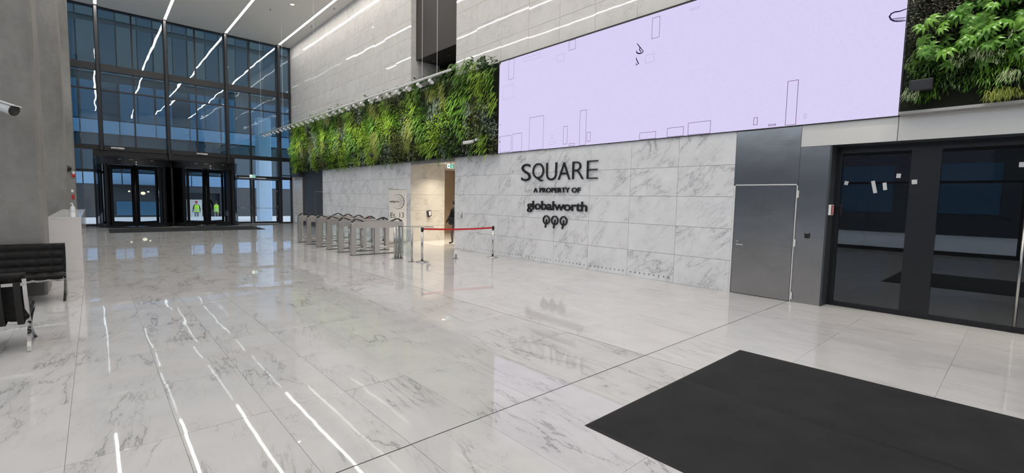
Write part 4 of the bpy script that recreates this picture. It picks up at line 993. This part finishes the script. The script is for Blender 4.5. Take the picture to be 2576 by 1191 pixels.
# column fittings
CY = 28.8
single('dome_camera', MB().ball((-.86, CY - .06, 2.85), .13, 10), M_black, 'black dome camera on the farthest concrete column', 'camera', smooth=True)
t = thing('emergency_lamp', 'white emergency lamp with red beacon on the farthest column', 'lamp', (-.72, CY - .05, 2.4))
part('case', MB().box(-.715, -.625, CY - .10, CY, 2.62, 2.74), M_white, t, bev=.01); part('beacon', MB().cyl((-.68, CY - .06, 2.48), (-.68, CY - .06, 2.62), .055, 12), M_red, t, True)
t = thing('fire_call_point', 'red fire call point low on the farthest column', 'alarm', (-.72, CY - .03, 1.5))
part('case', MB().box(-.77, -.68, CY - .05, CY, 1.50, 1.68), M_red, t, bev=.008); part('white_switch', MB().box(-.78, -.70, CY - .04, CY, 1.80, 1.92), M_white, t)
t = thing('security_camera', 'large white bullet camera on the near concrete column', 'camera', (-1.0, 11.3, 3.1))
A, B = Vector((-1.16, 11.33, 3.235)), Vector((-.93, 11.16, 3.145)); dd = (B - A).normalized()
part('body', MB().cyl(A, B, .075, 20, .085), M_white, t, True); part('front_ring', MB().cyl(B, B + dd * .014, .088, 20), M_black, t, True)
part('sunshield', MB().sweep([A - dd * .02 + Vector((0, 0, .085)), B + dd * .06 + Vector((0, 0, .082))], .17, .010, dd.cross(Vector((0, 0, 1)))), M_white, t, bev=.004)
part('bracket', MB().tube([A + dd * .03 - Vector((0, 0, .04)), A + Vector((-.02, .08, -.13)), Vector((-1.2, 11.56, 3.06))], .028, 10), M_white, t, True)

# ================================================================== RECEPTION DESK
t = thing('reception_desk', 'white marble reception desk behind the black sofa', 'desk', (-.7, 16.3, 0))
part('front_panel', MB().box(-1.15, -.233, 13.33, 13.37, 0, 1.27), M_desk, t); part('side_panel', MB().box(-.273, -.233, 13.37, 19.3, 0, 1.27), M_desk, t)
part('countertop', MB().box(-.75, -.228, 13.325, 19.3, 1.27, 1.305), M_desk, t, bev=.004); part('inner_panel', MB().box(-.75, -.72, 13.37, 18.75, 0, 1.27), M_desk, t); part('work_surface', MB().box(-1.5, -.75, 13.4, 18.75, .72, .75), M_white, t)
part('end_panel', MB().box(-.72, -.273, 19.27, 19.3, 0, 1.27), M_desk, t)
t = thing('sanitizer_bottle', 'white pump bottle of hand sanitizer on the reception desk', 'bottle', (-.437, 16.6, 1.305))
x, y, z = -.437, 16.6, 1.305
part('body', MB().lathe([(.001, 0), (.042, 0), (.045, .01), (.045, .12), (.03, .15), (.016, .16), (.016, .175), (.001, .175)], (x, y, z), 20), M_sanit, t, True)
part('pump', MB().cyl((x, y, z + .17), (x, y, z + .215), .008, 8).tube([(x + .01, y, z + .225), (x - .02, y, z + .228), (x - .05, y, z + .22)], .011, 8), M_white, t, True); part('collar', MB().cyl((x, y, z + .168), (x, y, z + .19), .02, 12), M_white, t, True)

# ================================================================== SEATING
def cushion(w, h, th, nx, ny):
    """tufted pad in the local xy plane, front side +z"""
    mb = MB(); k = 6; NX, NY = nx * k, ny * k; pts = []
    def rise(u, v):
        cell = (abs(math.sin(math.pi * u * nx)) * abs(math.sin(math.pi * v * ny))) ** .45
        e = min(u, 1 - u) * w, min(v, 1 - v) * h; ed = min(1, min(e) / .03); ed = math.sqrt(max(0, 1 - (1 - ed) ** 2))
        return th / 2 * (.25 + .75 * ed) * (.58 + .42 * cell)
    for s in (1, -1):
        for i in range(NX + 1):
            for j in range(NY + 1): u, v = i / NX, j / NY; pts.append(((u - .5) * w, (v - .5) * h, s * rise(u, v)))
    n = (NX + 1) * (NY + 1); I = lambda i, j: i * (NY + 1) + j; fs = []
    for i in range(NX):
        for j in range(NY):
            q = (I(i, j), I(i + 1, j), I(i + 1, j + 1), I(i, j + 1)); fs += [q, tuple(a + n for a in q[::-1])]
    ring = [I(i, 0) for i in range(NX)] + [I(NX, j) for j in range(NY)] + [I(i, NY) for i in range(NX, 0, -1)] + [I(0, j) for j in range(NY, 0, -1)]
    for a in range(len(ring)): b = (a + 1) % len(ring); fs.append((ring[b], ring[a], ring[a] + n, ring[b] + n))
    return mb.poly(pts, fs)
def bez(p, n=14):
    r = []
    for i in range(n + 1):
        u = i / n; a, b, c, d = p
        r.append(tuple((1 - u) ** 3 * a[k] + 3 * u * (1 - u) ** 2 * b[k] + 3 * u * u * (1 - u) * c[k] + u ** 3 * d[k] for k in (0, 1)))
    return r
def lounge(name, lab, cat, w, nx, at, rz):
    """x across, y forward from the rear foot"""
    t = thing(name, lab, cat, at); M0 = Matrix.Translation(at) @ Matrix.Rotation(rz, 4, 'Z')
    back = bez([(-.10, .86), (-.02, .50), (.12, .22), (.76, .0)]); seat = bez([(.0, .0), (.10, .26), (.30, .36), (.78, .38)])
    for sx in (-1, 1):
        x = sx * (w / 2 - .02)
        part('leg', MB().sweep([(x, y, z + .006) for y, z in back], .035, .013, (1, 0, 0)).xf(M0), M_chrome, t, label='curved chrome bar')
        part('leg', MB().sweep([(x, y, z + .006) for y, z in seat], .035, .013, (1, 0, 0)).xf(M0), M_chrome, t, label='curved chrome bar')
    for y, z, n in ((-.085, .80, 'cross_bar'), (.74, .375, 'cross_bar'), (.12, .30, 'cross_bar')): part(n, MB().box(-w / 2 + .02, w / 2 - .02, y - .007, y + .007, z - .018, z + .018).xf(M0), M_chrome, t)
    ns = max(5, int(w / .15))
    for k in range(ns):
        x = -w / 2 + .08 + (w - .16) * k / (ns - 1)
        part('strap', MB().sweep([(x, -.115, .83), (x, -.06, .60), (x, .01, .42), (x, .09, .315)], .055, .006, (1, 0, 0)).xf(M0), M_strap, t)
        part('strap', MB().sweep([(x, .10, .31), (x, .42, .335), (x, .75, .36)], .055, .006, (1, 0, 0)).xf(M0), M_strap, t)
    part('seat_cushion', cushion(w - .02, .72, .11, nx, 4).xf(M0 @ Matrix.Translation((0, .44, .415)) @ Matrix.Rotation(math.radians(4), 4, 'X')), M_leather, t, True)
    part('back_cushion', cushion(w - .02, .55, .11, nx, 4).xf(M0 @ Matrix.Translation((0, .025, .66)) @ Matrix.Rotation(math.radians(-74 + 180), 4, 'X')), M_leather, t, True)
    return t
lounge('sofa', 'black tufted leather sofa on chrome legs against the concrete column', 'sofa', 1.5, 8, (-1.17, 11.42, 0), math.pi)
lounge('lounge_chair', 'black leather lounge chair with chrome frame, seen from behind', 'chair', .75, 4, (-.98, 7.54, 0), 0.0)

# ================================================================== PEOPLE
def person(name, lab, at, rz, h, mats, walk=0.0, hair=True, extra=None):
    t = thing(name, lab, 'person', at)
    V = []; Rr = []; Ed = []; Tag = []
    def a(p, r, tg, to=None, ry=None):
        V.append(p); Rr.append((r, ry or r)); Tag.append(tg)
        if to is not None: Ed.append((to, len(V) - 1))
        return len(V) - 1
    pel = a((0, 0, .96), .135, 'leg', None, .105); wa = a((0, .0, 1.10), .125, 'top', pel, .095); ch = a((0, .005, 1.30), .15, 'top', wa, .11); nb = a((0, 0, 1.46), .075, 'top', ch, .07)
    nk = a((0, .005, 1.52), .05, 'skin', nb); h1 = a((0, .02, 1.60), .078, 'head', nk, .09); h2 = a((0, .015, 1.70), .075, 'head', h1, .088)
    for s in (-1, 1):
        sw = walk * s
        sh = a((s * .17, 0, 1.42), .062, 'top', nb); el = a((s * .235, -.03 - .12 * sw, 1.16), .044, 'top', sh); wr = a((s * .25, .04 - .22 * sw, .93), .030, 'top', el)
        pa = a((s * .25, .055 - .24 * sw, .86), .034, 'hand', wr, .018)
        for k in range(4):
            f1 = a((s * .25, .028 - .24 * sw + .018 * k, .80 - .004 * abs(k - 1.5)), .009, 'hand', pa); a((s * .243, .034 - .24 * sw + .018 * k, .765 + .006 * abs(k - 1.5)), .008, 'hand', f1)
        th = a((s * .235, .09 - .24 * sw, .845), .010, 'hand', pa); a((s * .228, .105 - .24 * sw, .81), .009, 'hand', th)
        hp = a((s * .095, 0, .88), .092, 'leg', pel); kn = a((s * .10, .04 + .20 * sw, .50), .060, 'leg', hp); an = a((s * .10, -.03 + .34 * sw - .10 * abs(walk), .09 + (.08 * abs(walk) if s < 0 else 0)), .042, 'leg', kn)
        a((s * .11, .12 + .34 * sw - .08 * abs(walk), .042), .040, 'shoe', an, .035)
    me = bpy.data.meshes.new('body'); me.from_pydata(V, Ed, []); o = bpy.data.objects.new('body_tmp', me); C.objects.link(o)
    md = o.modifiers.new('skin', 'SKIN'); md.use_smooth_shade = True; sd = o.modifiers.new('sub', 'SUBSURF'); sd.levels = 1
    for i, sv in enumerate(me.skin_vertices[0].data): sv.radius = Rr[i]; sv.use_root = (i == 0)
    bpy.context.view_layer.update(); e = o.evaluated_get(_dep()); em = e.to_mesh()
    mb = MB(); mb.v = [tuple(p.co) for p in em.vertices]; mb.f = [tuple(p.vertices) for p in em.polygons]; e.to_mesh_clear(); bpy.data.objects.remove(o)
    # nose and ears as part of the head surface
    mb.ball((0, .105, 1.63), .016, 6, (.8, 1.1, 1.3)); mb.ball((-.082, .01, 1.635), .02, 6, (.5, .8, 1.3)); mb.ball((.082, .01, 1.635), .02, 6, (.5, .8, 1.3))
    k = h / 1.78; M0 = Matrix.Translation(at) @ Matrix.Rotation(rz, 4, 'Z') @ Matrix.Scale(k, 4)
    cen = [sum((Vector(mb.v[i]) for i in f), Vector()) / len(f) for f in mb.f]
    names = ['top', 'leg', 'skin', 'shoe']; idx = []
    for c in cen:
        tg = Tag[min(range(len(V)), key=lambda i: (Vector(V[i]) - c).length)]
        idx.append({'top': 0, 'leg': 1, 'skin': 2, 'head': 2, 'hand': 2, 'shoe': 3}[tg])
    local = MB(); local.v = mb.v; local.f = mb.f; local.xf(M0)
    o = part('body', local, None, t, True)
    for m in mats: o.data.materials.append(m)
    o.data.polygons.foreach_set('material_index', idx)
    if hair:
        part('hair', MB().lathe([(.001, .115), (.05, .105), (.085, .065), (.098, .01), (.092, -.06), (.075, -.09)], (0, 0, 0), 18).xf(M0 @ Matrix.Translation((0, -.008, 1.67)) @ Matrix.Rotation(math.radians(14), 4, 'X')), M_hair, t, True)
    if extra: extra(t, M0)
    return t
def shell(zr, M0):
    mb = MB(); n = 24; m = len(zr); pts = []
    for z, rx, ry, cyy in zr: pts += [(rx * math.cos(2 * math.pi * i / n), cyy + ry * math.sin(2 * math.pi * i / n), z) for i in range(n)]
    return mb.poly(pts, [(k * n + i, k * n + (i + 1) % n, (k + 1) * n + (i + 1) % n, (k + 1) * n + i) for k in range(m - 1) for i in range(n)]).xf(M0)
def vest(t, M0):
    part('vest', shell([(.86, .185, .15, 0), (1.05, .180, .145, 0), (1.25, .195, .155, 0), (1.38, .195, .135, 0), (1.47, .12, .09, 0)], M0), M_vest, t, True)
    for z in (.98, 1.10): part('tape', shell([(z - .025, .188, .152, 0), (z + .025, .188, .152, 0)], M0), M_tape, t, True)
def vest_cap(t, M0):
    vest(t, M0); part('cap', MB().lathe([(.001, .13), (.06, .115), (.095, .06), (.103, 0.0), (.100, -.03), (.092, -.03)], (0, 0, 0), 18).xf(M0 @ Matrix.Translation((0, .01, 1.68))), M_cap, t, True)
def coat(t, M0):
    part('coat', shell([(.80, .25, .20, 0), (1.0, .215, .17, 0), (1.15, .20, .16, 0), (1.32, .225, .165, 0), (1.42, .20, .13, 0), (1.49, .09, .08, 0)], M0), M_black_cloth, t, True)
    part('bag', MB().box(-.30, -.22, -.25, .12, .82, 1.08).xf(M0), M_black, t, bev=.02)
person('person', 'dark dressed person in a black coat walking into the cream passage', (10.72, 15.34, 0), math.radians(25), 1.82, (M_black_cloth, M_tights, M_skin, M_black), .75, True, coat)
person('person', 'worker in a yellow vest and red knit cap outside the right revolving door', (6.2, 45.75, -.5), math.radians(8), 1.74, (M_black_cloth, M_jeans, M_skin, M_black), .15, False, vest_cap)
person('person', 'worker in a yellow vest and grey trousers, partly behind the door post', (7.6, 45.8, -.5), math.radians(-12), 1.78, (M_black_cloth, M_trous, M_skin, M_black), .2, True, vest)
person('person', 'dark dressed person standing in the right revolving door', (5.10, 33.35, 0), math.radians(0), 1.80, (M_black_cloth, M_black_cloth, M_skin, M_black), .12, True, None)
